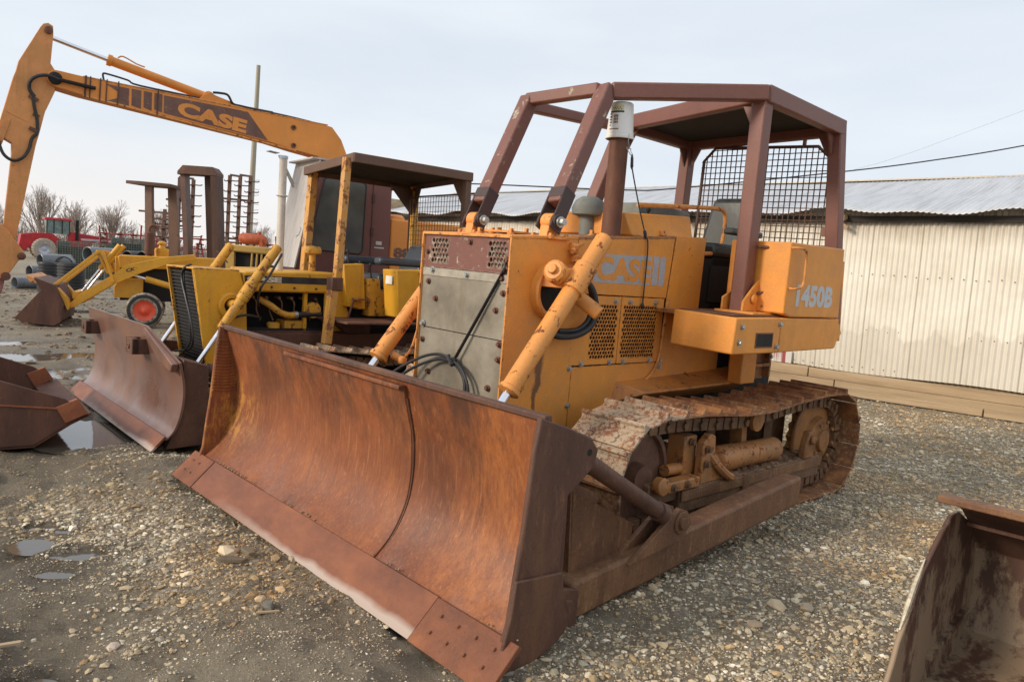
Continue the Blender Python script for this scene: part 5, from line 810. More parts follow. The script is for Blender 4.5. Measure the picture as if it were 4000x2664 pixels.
def axis(lo, hi, f0, f1, fs, cs):
    a = list(np.arange(f0, f1+1e-6, fs)); s_ = fs; x = f0
    while x > lo: s_ = min(s_*1.13, cs); x -= s_; a.insert(0, x)
    s_ = fs; x = f1
    while x < hi: s_ = min(s_*1.13, cs); x += s_; a.append(x)
    return np.array(a)
ax_ = axis(-700, 700, -5.2, 5.4, .035, 60); ay_ = axis(-30, 900, 1.9, 9.5, .035, 60)
X, Y = np.meshgrid(ax_, ay_); Z = hgt(X, Y); Z = np.where(np.hypot(X, Y) > 60, -.0-.0*Z, Z); GM = gmask(X, Y)
nx_, ny_ = len(ax_), len(ay_); co = np.stack([X, Y, Z], -1).reshape(-1, 3)
I = np.arange(nx_*ny_).reshape(ny_, nx_); fq = np.stack([I[:-1, :-1], I[:-1, 1:], I[1:, 1:], I[1:, :-1]], -1).reshape(-1, 4)
def npmesh(name, co, faces, mat, smooth=True):
    me = bpy.data.meshes.new(name); k = faces.shape[1]; me.vertices.add(len(co)); me.vertices.foreach_set('co', co.astype(np.float32).ravel()); me.loops.add(faces.size); me.loops.foreach_set('vertex_index', faces.astype(np.int32).ravel())
    me.polygons.add(len(faces)); me.polygons.foreach_set('loop_start', np.arange(0, faces.size, k, dtype=np.int32)); me.polygons.foreach_set('loop_total', np.full(len(faces), k, dtype=np.int32)); me.polygons.foreach_set('use_smooth', [smooth]*len(faces)); me.update(); me.materials.append(mat)
    o = bpy.data.objects.new(name, me); S.collection.objects.link(o); return o, me
g = G('ground'); at = g.n('ShaderNodeAttribute', attribute_name='gravel'); gr_ = at.outputs['Fac']
mudc = g.ramp(g.noise(1.3, 9, .72), [(.3, (.22, .175, .118)), (.5, (.33, .27, .19)), (.7, (.43, .36, .265))]); pm = g.noise(.55, 8, .72, off=31., stretch=(1, .6, 1)); mudc = g.mix(g.rng(pm, .53, .66, 0, .6), mudc, (.14, .11, .072)); mudc = g.mix(g.rng(pm, .46, .36, 0, .6), mudc, (.44, .37, .265)); far = g.noise(.16, 6, .7, off=14., stretch=(1, .45, 1)); mudc = g.mix(g.rng(far, .50, .60, 0, .5), mudc, (.12, .095, .062)); mudc = g.mix(g.rng(far, .44, .36, 0, .5), mudc, (.30, .245, .175)); gritn = g.noise(38, 6, .75, off=2.); mudc = g.mix(g.rng(gritn, .5, .72, 0, .75), mudc, (.34, .29, .22)); mudc = g.mix(g.rng(gritn, .46, .3, 0, .5), mudc, (.12, .095, .065))
vd = g.n('ShaderNodeTexVoronoi'); vd.inputs['Scale'].default_value = 32; g.l(g.co, vd.inputs[0]); vs_ = g.n('ShaderNodeSeparateColor'); g.l(vd.outputs['Color'], vs_.inputs[0])
stc = g.ramp(vs_.outputs[0], [(.0, (.26, .21, .15)), (.3, (.37, .31, .22)), (.6, (.49, .42, .31)), (.85, (.61, .54, .42)), (1., (.74, .68, .56))]); stc = g.mix(g.rng(vd.outputs['Distance'], .35, .60, 0, .65), stc, (.22, .18, .125))
tint = g.noise(.9, 5, .6, off=6.); stc = g.mix(g.rng(tint, .35, .65, .35, 0), stc, (.33, .23, .13)); dm = g.noise(.35, 5, .65, off=9.); stc = g.mix(g.rng(dm, .52, .68, 0, .5), stc, (.16, .13, .085))
thr = g.noise(4, 7, .75, off=4.); gm2 = g.rng(g.math('ADD', gr_, g.math('MULTIPLY', g.math('SUBTRACT', thr, .5), 1.1)), .25, .75, 0, 1)
cl1 = g.noise(9, 9, .8, off=23.); mudc = g.mix(g.rng(cl1, .48, .3, 0, .6), mudc, (.10, .078, .05)); mudc = g.mix(g.rng(cl1, .55, .70, 0, .5), mudc, (.40, .335, .24)); fg = g.noise(130, 3, .7, off=29.); mudc = g.mix(g.rng(fg, .56, .66, 0, .7), mudc, (.50, .45, .36))
col = g.mix(gm2, mudc, stc); wet = g.noise(.55, 4, .6, off=1.); wat = g.n('ShaderNodeAttribute', attribute_name='wet'); wetm = g.math('MAXIMUM', g.math('MULTIPLY', g.rng(wet, .50, .68, 0, .45), g.rng(gm2, 0, 1, 1, .1)), wat.outputs['Fac']); col = g.mix(g.math('MULTIPLY', wetm, .55), col, (.085, .067, .045))
hh = g.math('ADD', g.math('MULTIPLY', vd.outputs['Distance'], g.math('MULTIPLY', gm2, -1.)), g.math('ADD', g.math('MULTIPLY', gritn, .8), g.math('MULTIPLY', cl1, 2.2))); g.bump(hh, 1.0, .03); GROUND = g.fin(col, g.rng(wetm, 0, 1, .85, .22), 0, .4)
gobj, gme = npmesh('ground', co, fq, GROUND); gobj['kind'] = 'structure'
at_ = gme.attributes.new('gravel', 'FLOAT', 'POINT'); at_.data.foreach_set('value', GM.astype(np.float32).ravel())
WT = np.zeros_like(X)
for px_, py_, a, b, an in PUD:
    ca, sa = math.cos(an), math.sin(an); u = (ca*(X-px_)+sa*(Y-py_))/(a+.10); v = (-sa*(X-px_)+ca*(Y-py_))/(b+.10); WT = np.maximum(WT, 1/(1+np.exp((u*u+v*v+(vnoise(X, Y, 2.5, 12)-.5)*1.5-1.5)*3)))
cD, sD = math.cos(-2.43), math.sin(-2.43); uu = cD*(X+1.72)+sD*(Y-9.29); vv = -sD*(X+1.72)+cD*(Y-9.29); WT = np.maximum(WT, (1/(1+np.exp((np.abs(vv)-1.6)*3)))*(1/(1+np.exp((uu-3.6)*3)))*(uu > -4))
at_ = gme.attributes.new('wet', 'FLOAT', 'POINT'); at_.data.foreach_set('value', WT.astype(np.float32).ravel())
for px_, py_, a, b, an in PUD:
    m = MB(); K = 28; m.add([(0, 0, 0)]+[(1.4*a*math.cos(2*math.pi*k/K), 1.4*b*math.sin(2*math.pi*k/K), 0) for k in range(K)], [(0, 1+k, 1+(k+1) % K) for k in range(K)])
    o = m.build('puddle', WATER, kind='structure'); o.location = (px_, py_, -.036-.003*(PUD.index((px_, py_, a, b, an)) % 6)); o.rotation_euler = (0, 0, an)
# loose stones
t5 = (1+5**.5)/2; ico = np.array([(-1, t5, 0), (1, t5, 0), (-1, -t5, 0), (1, -t5, 0), (0, -1, t5), (0, 1, t5), (0, -1, -t5), (0, 1, -t5), (t5, 0, -1), (t5, 0, 1), (-t5, 0, -1), (-t5, 0, 1)])/math.hypot(1, t5)
icf = np.array([(0, 11, 5), (0, 5, 1), (0, 1, 7), (0, 7, 10), (0, 10, 11), (1, 5, 9), (5, 11, 4), (11, 10, 2), (10, 7, 6), (7, 1, 8), (3, 9, 4), (3, 4, 2), (3, 2, 6), (3, 6, 8), (3, 8, 9), (4, 9, 5), (2, 4, 11), (6, 2, 10), (8, 6, 7), (9, 8, 1)])
def stones(pos, rad, name, mat):
    n = len(pos); base = ico[None]*(1+rng.uniform(-.30, .30, (n, 12, 1))); sc = np.stack([rng.uniform(.8, 1.5, n), rng.uniform(.65, 1.1, n), rng.uniform(.4, .75, n)], -1)*rad[:, None]
    v = base*sc[:, None, :]; a = rng.uniform(0, 6.28, n); tl = rng.uniform(-.45, .45, n); ct, st_ = np.cos(tl)[:, None], np.sin(tl)[:, None]; y = v[..., 1]*ct-v[..., 2]*st_; z = v[..., 1]*st_+v[..., 2]*ct; ca, sa = np.cos(a)[:, None], np.sin(a)[:, None]
    v = np.stack([v[..., 0]*ca-y*sa, v[..., 0]*sa+y*ca, z], -1)+pos[:, None, :]; f = (icf[None]+12*np.arange(n)[:, None, None]).reshape(-1, 3)
    o, me = npmesh(name, v.reshape(-1, 3), f, mat, False)
    pal = 1.28*np.array([(.50, .41, .27), (.38, .30, .19), (.60, .52, .38), (.33, .24, .13), (.28, .26, .20), (.74, .68, .56), (.44, .30, .16), (.54, .46, .33)]); c = pal[rng.choice(8, n, p=[.22, .2, .14, .12, .1, .06, .06, .10])]*rng.uniform(.7, 1.1, (n, 1)); t1 = vnoise(pos[:, 0], pos[:, 1], .9, 41)*.6+vnoise(pos[:, 0], pos[:, 1], 3.3, 42)*.4; w1 = np.clip((t1-.52)*5, 0, 1)[:, None]*rng.uniform(.4, 1, (n, 1)); c = c*(1-w1)+w1*c*np.array([.62, .52, .40]); t2 = vnoise(pos[:, 0], pos[:, 1], 1.3, 43); w2 = np.clip((t2-.62)*5, 0, .7)[:, None]; c = c*(1-w2)+w2*c*np.array([1.0, .82, .60])
    ca_ = me.color_attributes.new('tint', 'FLOAT_COLOR', 'POINT'); cc = np.ones((n, 12, 4), np.float32); cc[..., :3] = c[:, None]; ca_.data.foreach_set('color', cc.ravel()); return o
g = G('stone'); at = g.n('ShaderNodeAttribute', attribute_name='tint'); n = g.noise(60, 4, .6); STONE = g.fin(g.mix(g.rng(n, .35, .7, 0, .35), at.outputs['Color'], (.22, .17, .11)), .85)
N0 = 520000; px_ = rng.uniform(-8.5, 9.5, N0); py_ = 1.6+rng.random(N0)**1.0*11.5; keep = (np.abs(px_) < .78*py_+.5); px_, py_ = px_[keep], py_[keep]
gm_ = gmask(px_, py_); dd = np.hypot(px_, py_); cl = vnoise(px_, py_, 2.2, 21); pt_ = vnoise(px_, py_, .9, 31)*.6+vnoise(px_, py_, 2.7, 32)*.4; pr = (np.clip(gm_, 0, 1)**1.3*.95*np.clip(.25+1.5*pt_, .2, 1)+.16*(cl > .45)+.05)*np.clip(1.25-dd/13, .12, 1); pud = np.zeros_like(px_)
for a0, b0, a, b, an in PUD: ca, sa = math.cos(an), math.sin(an); pud = np.maximum(pud, (((ca*(px_-a0)+sa*(py_-b0))/a)**2+((-sa*(px_-a0)+ca*(py_-b0))/b)**2) < 1.1)
cR, sR = math.cos(-2.3817), math.sin(-2.3817); uR = cR*(px_-1.936)+sR*(py_-3.353); vR = -sR*(px_-1.936)+cR*(py_-3.353); inb = (uR > -.52) & (uR < .62) & (vR > -.02)
k = (rng.random(len(px_)) < pr) & (pud < .5) & ~inb; px_, py_, dd, gm_ = px_[k], py_[k], dd[k], gm_[k]; rad = np.clip(rng.lognormal(math.log(.0060), .48, len(px_)), .0028, .024)*(1+.05*dd)*np.where(gm_ < .3, .62, 1.0)
pz = hgt(px_, py_)+rad*.12; so_ = stones(np.stack([px_, py_, pz], -1), rad, 'gravel', STONE); so_['kind'] = 'stuff'
nF = 150000; fx_ = rng.uniform(-5.5, 5.0, nF); fy_ = 1.7+rng.random(nF)**1.25*5.5; kk = (np.abs(fx_) < .74*fy_+.3); fx_, fy_ = fx_[kk], fy_[kk]; uR = cR*(fx_-1.936)+sR*(fy_-3.353); vR = -sR*(fx_-1.936)+cR*(fy_-3.353); pz_ = hgt(fx_, fy_)
kk = ~((uR > -.52) & (uR < .62) & (vR > -.02)) & (pz_ > -.045) & (vnoise(fx_, fy_, 3.0, 51) > .25); fx_, fy_, pz_ = fx_[kk], fy_[kk], pz_[kk]; fr_ = np.clip(rng.lognormal(math.log(.0030), .35, len(fx_)), .0018, .007)
fi = stones(np.stack([fx_, fy_, pz_+fr_*.2], -1), fr_, 'gravel_fines', STONE); fi['kind'] = 'stuff'
nC = 9000; cx_ = rng.uniform(-20, 4, nC); cy_ = rng.uniform(7.5, 32, nC); kk = (np.abs(cx_) < .78*cy_) & (gmask(cx_, cy_) < .5); cx_, cy_ = cx_[kk], cy_[kk]
cr_ = np.clip(rng.lognormal(math.log(.028), .5, len(cx_)), .012, .09); clods = stones(np.stack([cx_, cy_, hgt(cx_, cy_)+cr_*.05], -1), cr_, 'mud_clods', plain('clod', (.22, .17, .115), .95, 0, .5, 3)); clods['kind'] = 'stuff'
for i, (x, y, r_, lab, cc_) in enumerate([(-1.53, 4.23, .062, 'large cream stone beside the flat brown slabs in the mud', (.62, .50, .34)), (-1.62, 3.17, .030, 'lone pale pink pebble in the muddy foreground at left', (.60, .47, .38)), (1.50, 3.97, .050, 'squarish cream rock on the gravel right of the push arm', (.55, .44, .29)), (1.66, 3.96, .045, 'flat tan rock just right of the squarish cream rock', (.40, .32, .22)), (1.31, 3.72, .040, 'brown rock on the gravel below the squarish cream rock', (.36, .27, .18)), (-1.06, 3.50, .035, 'dark grey stone lying left of the big blade edge', (.15, .135, .11))]):
    m = MB(); v = ico*(1+rng.uniform(-.18, .18, (12, 1)))*np.array([1.25, .85, .6])*r_; m.add([tuple(q) for q in v], [tuple(f) for f in icf]); o = m.build('rock', plain('rock_%d' % i, cc_, .85, 0, .15, 20, .3), bev=r_*.12)
    o.location = (x, y, float(hgt(np.array([x]), np.array([y]))[0])+r_*.3); o.rotation_euler = (0, 0, rng.uniform(0, 3)); tag(o, lab, 'rock')
for i, (x, y, l_, w_, a, lab) in enumerate([(-1.44, 4.05, .17, .06, .5, 'flat brown stone slab in the mud under the large cream stone'), (-1.38, 4.13, .10, .05, -.4, 'small tilted brown slab on top of the flat slab')]):
    m = MB(); m.prism([(-l_/2, 0), (-l_*.3, w_*.5), (l_*.2, w_*.6), (l_/2, w_*.1), (l_*.3, -w_*.5), (-l_*.3, -w_*.4)], 0, .022, 'xy'); o = m.build('stone_slab', plain('slab', (.20, .155, .10), .9, 0, .25, 20, .4), bev=.004); o.location = (x, y, float(hgt(np.array([x]), np.array([y]))[0])+.01+.02*i); o.rotation_euler = (.1*i, .18, a); tag(o, lab, 'stone slab')
m = MB(); m.beam((-1.10, 3.44, .02), (-1.0, 3.47, .022), .012, .008); tag(m.build('wood_splinter', TIMBER), 'pale splinter of wood on the dark gravel left of the blade', 'splinter')
m = MB(); m.beam((-2.02, 2.98, .02), (-1.93, 3.03, .022), .022, .010); tag(m.build('wood_splinter', TIMBER), 'short wood scrap at the far left edge of the muddy foreground', 'splinter')
# ================================================================ BARN
BN = thing('barn', 'long cream corrugated metal barn with sagging tin roof behind the orange dozer', 'barn', (0, 0, 0), (0, 0, -.7511))
per = .0855; xs = np.arange(-18.3, 3.0, per/6); co = []; zs = [.40, 1.2, 2.0, 3.12]
prof_ = np.sin(xs/per*2*math.pi); sheetoff = np.floor(xs/.77); so2 = np.random.default_rng(4).uniform(-.010, .010, 60)[(sheetoff.astype(int)) % 60]
for j, z in enumerate(zs): co.append(np.stack([xs+.0*z, 13.6-.011*prof_+so2+.015*np.sin(xs*.9+z*2), np.full_like(xs, z)+(.02*np.sin(xs*1.7) if j == 0 else 0)], -1))
co = np.array(co); n_ = len(xs); I = np.arange(len(zs)*n_).reshape(len(zs), n_); fq = np.stack([I[:-1, :-1], I[:-1, 1:], I[1:, 1:], I[1:, :-1]], -1).reshape(-1, 4)
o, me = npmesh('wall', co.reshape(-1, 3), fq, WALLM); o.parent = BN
m = MB()
for z in (.47, 1.13, 2.05):
    for x in np.arange(-9.5, 1.5, per*2): m.lathe([(.011, 0), (.009, .004), (0, .006)], (float(x)+per*.25, 13.588, z+random.uniform(-.02, .02)), (0, -1, 0), 6)
m.build('nail_heads', BOLT, BN, kind='stuff')
m = MB(); m.bx(-18.3, 3, 13.66, 13.72, .1, 3.1); m.bx(-18.3, -18.2, 13.7, 21, .1, 3.6); m.bx(2.9, 3, 13.7, 21, .1, 3.6); m.build('wall_frame', TIMBER, BN)
xr = np.arange(-18.8, 3.4, per/5); m_ = []; sag = lambda x: .030*np.sin(x*2.1)+.025*np.sin(x*4.7+1)+.05*np.exp(-((x+8.0)/.5)**2)*-1-.05*np.exp(-((x+6.2)/.35)**2)-.06*np.exp(-((x+10.8)/.6)**2)
NR = 12
for j in range(NR+1):
    t = j/NR; y = 13.24+t*3.75; z = 3.09+t*1.02+.05*math.sin(t*9)*.3; m_.append(np.stack([xr, np.full_like(xr, y), z+.008*np.sin(xr/per*2*math.pi)+sag(xr)*(1-t)**2+.02*np.sin(xr*.7+t*3)], -1))
m_ = np.array(m_); n_ = len(xr); I = np.arange((NR+1)*n_).reshape(NR+1, n_); fq = np.stack([I[:-1, :-1], I[:-1, 1:], I[1:, 1:], I[1:, :-1]], -1).reshape(-1, 4)
o, me = npmesh('roof', m_.reshape(-1, 3), fq, ROOFM); o.parent = BN; sl = o.modifiers.new('s', 'SOLIDIFY'); sl.thickness = .012
m = MB(); m.add([(-18.8, 16.99, 4.11), (3.4, 16.99, 4.11), (3.4, 21, 3.0), (-18.8, 21, 3.0)], [(0, 1, 2, 3)]); m.build('rear_roof', ROOFM, BN); rfo = o
m = MB(); m.bx(-18.8, 3.4, 16.9, 17.08, 4.10, 4.13); m.build('ridge_cap', GALV, rfo)
m = MB(); m.bx(-18.3, 3, 13.50, 13.56, 2.93, 3.03); m.build('eave_shade_strip', plain('eave_gap_shade', (.035, .03, .026), .9), BN)  # dark strip standing in for the shaded gap under the roof overhang
for x in (-8.1, -5.02, -11.0): m = MB(); m.beam((x, 13.62, 3.03), (x+.02, 13.30, 2.98), .05, .08); m.build('rafter_tail', TIMBER if x > -6 else BOLT, BN)
m = MB(); m.beam((-5.12, 13.46, 2.93), (-4.93, 13.42, 2.82), .06, .05); m.build('loose_batten', TIMBER, BN)
for x0, x1, z0, z1 in ((-18.3, -6.55, .06, .23), (-18.3, -6.55, .235, .395), (-6.53, -4.95, .05, .21), (-6.53, -5.42, .215, .39), (-5.40, -1.2, .215, .375), (-4.93, 0.4, .06, .21), (-1.18, 3., .215, .37)): m = MB(); m.bx(x0, x1, 13.53, 13.58, z0, z1); m.build('skirting_board', TIMBER, BN, bev=.006)
m = MB(); m.bx(-6.15, -5.75, 13.565, 13.585, .40, .62); m.bx(-6.95, -6.2, 13.57, 13.588, .42, .75); m.build('patched_sheet', REDTIN, BN)
def bn(p): return Matrix.Rotation(-.7511, 4, 'Z') @ Vector(p)
for x0, x1, lab in ((-7.0, -2.62, 'long weathered timber lying at the barn foot, left of its neighbour'), (-2.60, 2.0, 'long weathered timber at the barn foot running off the right edge')):
    m = MB(); m.bx(0, x1-x0, -.06, .06, 0, .115); o = m.build('timber', TIMBER, bev=.008); o.location = bn((x0, 13.33, .005)); o.rotation_euler = (0, 0, -.7511); tag(o, lab, 'timber')
# power line and pole
def wire(name, pts, r, lab): m = MB(); m.path(smoothpts(pts, 8), r, 5); tag(m.build(name, RUBBER), lab, 'cable')
wire('power_cable', [(-3.4, 15.2, 3.24), (-.88, 14, 3.22), (1.74, 14.0, 3.29), (2.79, 14.0, 3.39), (5.82, 14.0, 3.90), (7.3, 14.0, 4.19), (8.86, 14.0, 4.55), (12, 14, 5.4)], .012, 'thick black power cable sagging across the sky over the barn roof')
wire('thin_wire', [(5, 20, 3.9), (8.76, 20, 5.01), (11.44, 20, 6.15), (15, 20, 7.8)], .002, 'faint thin wire rising to the right above the power cable')
m = MB(); m.tube((-20.95, 60, 0), (-20.67, 60, 16.1), .26, .15, 16); tag(m.build('utility_pole', POLE), 'tall bare weathered wooden pole behind the excavator boom', 'pole')
# ================================================================ BUCKETS AT THE EDGES
RB = thing('loader_bucket', 'rusty loader bucket with mud inside at the bottom right corner', 'bucket', (1.936, 3.353, 0), (0, 0, -2.3817))
g = G('muddy_bucket'); a = g.noise(3, 8, .68, stretch=(1, 1, .4)); col = g.ramp(a, [(.3, (.055, .028, .019)), (.5, (.095, .046, .03)), (.72, (.15, .075, .045))]); zz = g.sep(2); yy_ = g.sep(1); mm_ = g.noise(5, 9, .75, off=2., stretch=(1, 1, .45)); th = g.math('ADD', mm_, g.rng(zz, .15, .80, .10, -.05)); th = g.math('ADD', th, g.rng(yy_, .05, .7, .06, -.14)); col = g.mix(g.rng(th, .575, .65, 0, .75), col, (.33, .24, .15)); g.bump(mm_, .3, .008); MBK = g.fin(col, .6)
k7 = lambda pts: [(x*.88, .2+.88*z) for x, z in pts]
m = MB(); m.sheet([(.60, .0), (-.30, .015), (-.44, .10), (-.49, .28)]+k7([(-.53, .34), (-.40, .48), (-.20, .61), (.0, .685)]), .05, 2.3, .018); sh7 = m.build('shell', MBK, RB)
m = MB(); m.prism([(.60, .0), (.545, .09)]+k7([(.535, .01), (.50, .09), (.41, .20), (.28, .375), (.09, .51), (-.06, .60), (-.16, .605), (-.40, .50), (-.56, .34)])+[(-.50, .28), (-.45, .08), (-.30, .0)], .03, .052); sd7 = m.build('side_plate', MBK, RB, bev=.006)
m = MB(); q7 = k7([(.46, .135), (.40, .215), (.32, .325), (.22, .425)]); m.path([(x+.004, .036, z+.003) for x, z in q7], .011, 6, [.004, .012, .012, .003]); m.build('worn_edge', plain('bright_worn_edge', (.55, .47, .34), .35, .2, .5, 30), sd7)
m = MB(); m.beam((.026, .015, .815), (.026, 2.3, .815), .080, .032); m.build('spill_bar', ARMRUST, RB, bev=.006)
m = MB(); m.beam((-.245, .06, .66), (-.245, 2.3, .66), .016, .016); m.build('inner_weld', BUCKETRUST, sh7)
m = MB(); m.beam((.10, .055, .12), (-.38, .055, .22), .02, .05, (0, 1, 0)); m.build('side_rib', MBK, sd7)
LB = thing('loader_bucket', 'dark rusty bucket lying by the puddle at the far left edge', 'bucket', (-3.53, 6.45, 0), (0, 0, math.atan2(.62, .78)))
m = MB(); m.sheet([(-.03, .235), (-.16, .17), (-.42, .0), (-.85, .0), (-1.15, .15), (-1.2, .5), (-1.05, .75)], .0, 1.94, .02); m.build('shell', BUCKETRUST, LB)
for y in (0, 1.94):
    m = MB(); m.prism([(-.16, .17), (-.42, .0), (-.85, .0), (-1.15, .15), (-1.2, .5), (-1.05, .75), (-.70, .56), (-.20, .375), (-.05, .25)], y-.015, y+.015); sp = m.build('side_plate', BUCKETRUST, LB, bev=.006)
    m = MB(); m.prism([(-.03, .245), (-.11, .375), (-.27, .31), (-.20, .17)], y-.03, y+.03); m.build('corner_tooth', BRIGHTRUST, sp, bev=.006)
m = MB(); m.beam((-.25, -.018, .30), (-1.1, -.018, .40), .012, .02, (0, 1, 0)); m.build('weld_line', BRIGHTRUST, LB)
m = MB(); m.hexa([(-.20, .0, .155), (-.20, 1.94, .155), (-.0, 1.94, .225), (-.0, .0, .225), (-.20, .0, .185), (-.20, 1.94, .185), (-.0, 1.94, .245), (-.0, .0, .245)]); m.build('cutting_lip', BUCKETRUST, LB)
# ================================================================ FAR YARD
def boxcol(mb, x0, x1, z0, z1, y, d): mb.bx(x0, x1, y-d/2, y+d/2, z0, z1)
# bare steel roll frames
F1 = thing('roll_frame', 'narrow tan roll frame with a flat canopy plate left of the tall rusty frame', 'frame', (-9.4, 20, 0))
for x0, x1, xt, w, mt in ((-.20, -.33, 0, .13, BUCKETRUST), (.26, .06, 0, .17, BUCKETRUST)): m = MB(); m.beam((x0+.12, 0 if x0 < 0 else .5, 0.2), (x1+.15, 0 if x0 < 0 else .5, 3.30), w*1.35, .14, (0, 1, 0)); m.build('upright', paint('tan_frame_paint', (.17, .09, .055), chip=.62, sc=6, edge=False, streak=.5), F1)
m = MB(); m.prism([(-.66, -.25), (-.31, .55), (.38, .62), (.36, -.02), (-.33, -.25)], 3.28, 3.36, 'xy'); m.build('canopy_plate', CANOPY2, F1)
F2 = thing('roll_frame', 'tall rusty brown box frame standing open behind the yellow loader arm', 'frame', (-8.26, 20, 0))
m = MB(); m.beam((-.16, -.0, .2), (-.42, .0, 3.70), .12, .3, (0, 1, 0)); m.build('upright', paint('rust_tan_paint', (.12, .058, .042), chip=.6, sc=5, edge=False, streak=.6), F2)
m = MB(); m.beam((.62, .0, .2), (.40, .0, 3.70), .17, .42, (0, 1, 0)); m.beam((.45, .12, .2), (.22, .12, 3.70), .35, .05, (0, 1, 0)); m.build('upright', rusty('brown_rust_frame', [(.3, (.03, .013, .009)), (.5, (.065, .026, .013)), (.72, (.11, .045, .02))], sc=2, speck=.1), F2)
m = MB(); m.prism([(-.52, 3.68), (-.39, 3.84), (.37, 3.84), (.49, 3.70), (.49, 3.62), (-.30, 3.62), (-.52, 3.60)], -.22, .25); m.build('top_beam', DARKRUST, F2, bev=.01)
# cultivators with folded wings
def cultivator(loc, rz, xs_, ztops, rungs, lab, tines=True):
    c = thing('folded_cultivator', lab, 'cultivator', loc, (0, 0, rz), 'folded cultivator wings against the sky')
    for x, zt_ in zip(xs_, ztops): m = MB(); m.beam((x-.05, 0, .5), (x, 0, zt_), .13, .13); m.build('frame_tube', DARKRUST, c)
    for (xa, xb, z) in rungs: m = MB(); m.beam((xa, .02, z), (xb, .02, z-.04), .07, .09); m.build('cross_tube', DARKRUST, c)
    if tines:
        for i, x in enumerate(xs_):
            for k in range(7):
                z = ztops[i]-.25-.46*k-(.2 if i % 2 else 0)
                if z < 1.2: break
                m = MB(); m.path(smoothpts([(x-.22, -.1, z+.02), (x-.12, -.16, z-.03), (x+.1, -.14, z), (x+.34, -.08, z+.0), (x+.42, -.05, z+.04)], 3), .026, 5); m.lathe([(.09, -.02), (.10, 0), (.09, .02), (.02, 0)], (x-.0, -.1, z), n=8); m.build('tine', DARKRUST, c)
    return c
cultivator((-12.7, 35, 0), 0, [-.45, .02, .48], [5.2, 5.22, 5.22], [(-.85, .60, 4.16), (-.02, .5, 5.25), (-.45, -.0, 5.22), (-.8, .5, 2.4)], 'dark folded cultivator wing with tines, between the tall frame and the wooden pole')
cultivator((-15.1, 35, 0), 0, [-.62, -.30, .32], [3.9, 4.95, 4.9], [(-.9, .1, 3.95), (-.34, .32, 4.97), (-.9, .4, 3.3), (-1.6, .4, 3.05)], 'dark folded cultivator wing seen through the tall brown frame')
cultivator((-17.6, 37, 0), 0, [.15, .65, 1.1], [3.0, 3.6, 3.3], [(-.6, 1.3, 3.45), (-.2, 1.6, 2.9)], 'dark folded cultivator wing beside the tan roll frame')
m = MB()
for k in range(8): z = 5.0-.33*k; m.path([(-12.2, 34.9, z), (-11.75, 34.8, z+.05*(-1)**k)], .012, 4)
spk = m; sp_o = spk.build('spring_spikes', DARKRUST, bpy.data.objects['folded_cultivator']); sp_o.matrix_parent_inverse = Matrix.Translation((12.7, -35, 0))
# dusty yellow loader with a red air tank
L5 = thing('old_loader', 'dusty pale yellow machine hood with a red cylinder tank on top, behind the second dozer', 'loader', (-7.75, 22, 0))
m = MB(); m.prism([(-.97, .9), (-.97, 1.86), (-.93, 1.93), (-.82, 1.97), (.85, 1.93), (1.0, 1.86), (1.0, 1.72), (-.55, 1.76), (-.58, .9)], -.35, .45); ho5 = m.build('hood', YELLOW_DUSTY, L5, bev=.04)
m = MB()
for k in range(12): m.bx(-.94, -.70, -.362, -.352, 1.10+.055*k, 1.125+.055*k)
m.build('grille_slats', BLACK, ho5)
m = MB(); m.bx(-.56, 1.0, -.2, .4, .9, 1.74); m.build('engine', BLACK, L5); m = MB(); m.bx(-.5, -.2, -.34, .4, .8, 1.75); m.build('side_cover', YELLOW_DUSTY, L5)
for x in (.28, .42, .55): m = MB(); m.tube((x, -.3, 1.2), (x+.02, -.3, 1.75), .03, n=8); m.build('pipe', YELLOW_DUSTY, L5)
m = MB(); m.lathe([(0, -.40), (.10, -.38), (.15, -.30), (.152, 0), (.155, .02), (.152, .04), (.15, .30), (.10, .38), (0, .40)], (.20, 0, 2.14), (1, 0, -.05), 24); tk5 = m.build('air_tank', REDRUSTP, L5); m = MB(); m.tube((.38, 0, 2.25), (.38, 0, 2.36), .05, n=8); m.bx(.44, .52, -.16, .16, 1.92, 2.15); m.build('tank_strap', REDRUSTP, tk5)
for x in (-.6, .9):
    for y in (-.7, .7): m = MB(); m.lathe([(.3, -.2), (.55, -.2), (.6, 0), (.55, .2), (.3, .2), (0, .1)], (x, y, .6), (0, 1, 0), 24); m.build('wheel', TYRE, L5)
# red tractor
T6 = thing('tractor', 'big red articulated tractor with dual muddy tyres parked far left', 'tractor', (-46.2, 76, 0), (0, 0, R(38)))
def B6(n, m, mat, par=T6, **k): return m.build(n, mat, par, **k)
m = MB(); m.prism([(-2.4, 2.3), (-2.6, .8), (-1.9, .7), (-1.9, 1.0), (1.0, 1.0), (1.0, 1.9), (.2, 2.55), (-1.2, 2.5)], -.9, .9); B6('rear_body', m, REDP, bev=.06)
m = MB(); m.prism([(1.6, 1.0), (1.6, 2.85), (2.6, 2.75), (6.0, 2.35), (6.2, 2.2), (6.2, 1.2)], -.75, .75); hd6 = B6('hood', m, REDP, bev=.08); m = MB(); m.bx(2.7, 5.6, -.76, -.755, 2.05, 2.25); B6('side_stripe', m, plain('pale_stripe', (.45, .42, .42), .5), hd6)
m = MB(); m.hexa([(-.2, -.85, 2.55), (1.7, -.85, 2.55), (1.7, .85, 2.55), (-.2, .85, 2.55), (-.3, -.8, 3.85), (1.75, -.8, 3.85), (1.75, .8, 3.85), (-.3, .8, 3.85)]); c6 = B6('cab', m, GLASSG)
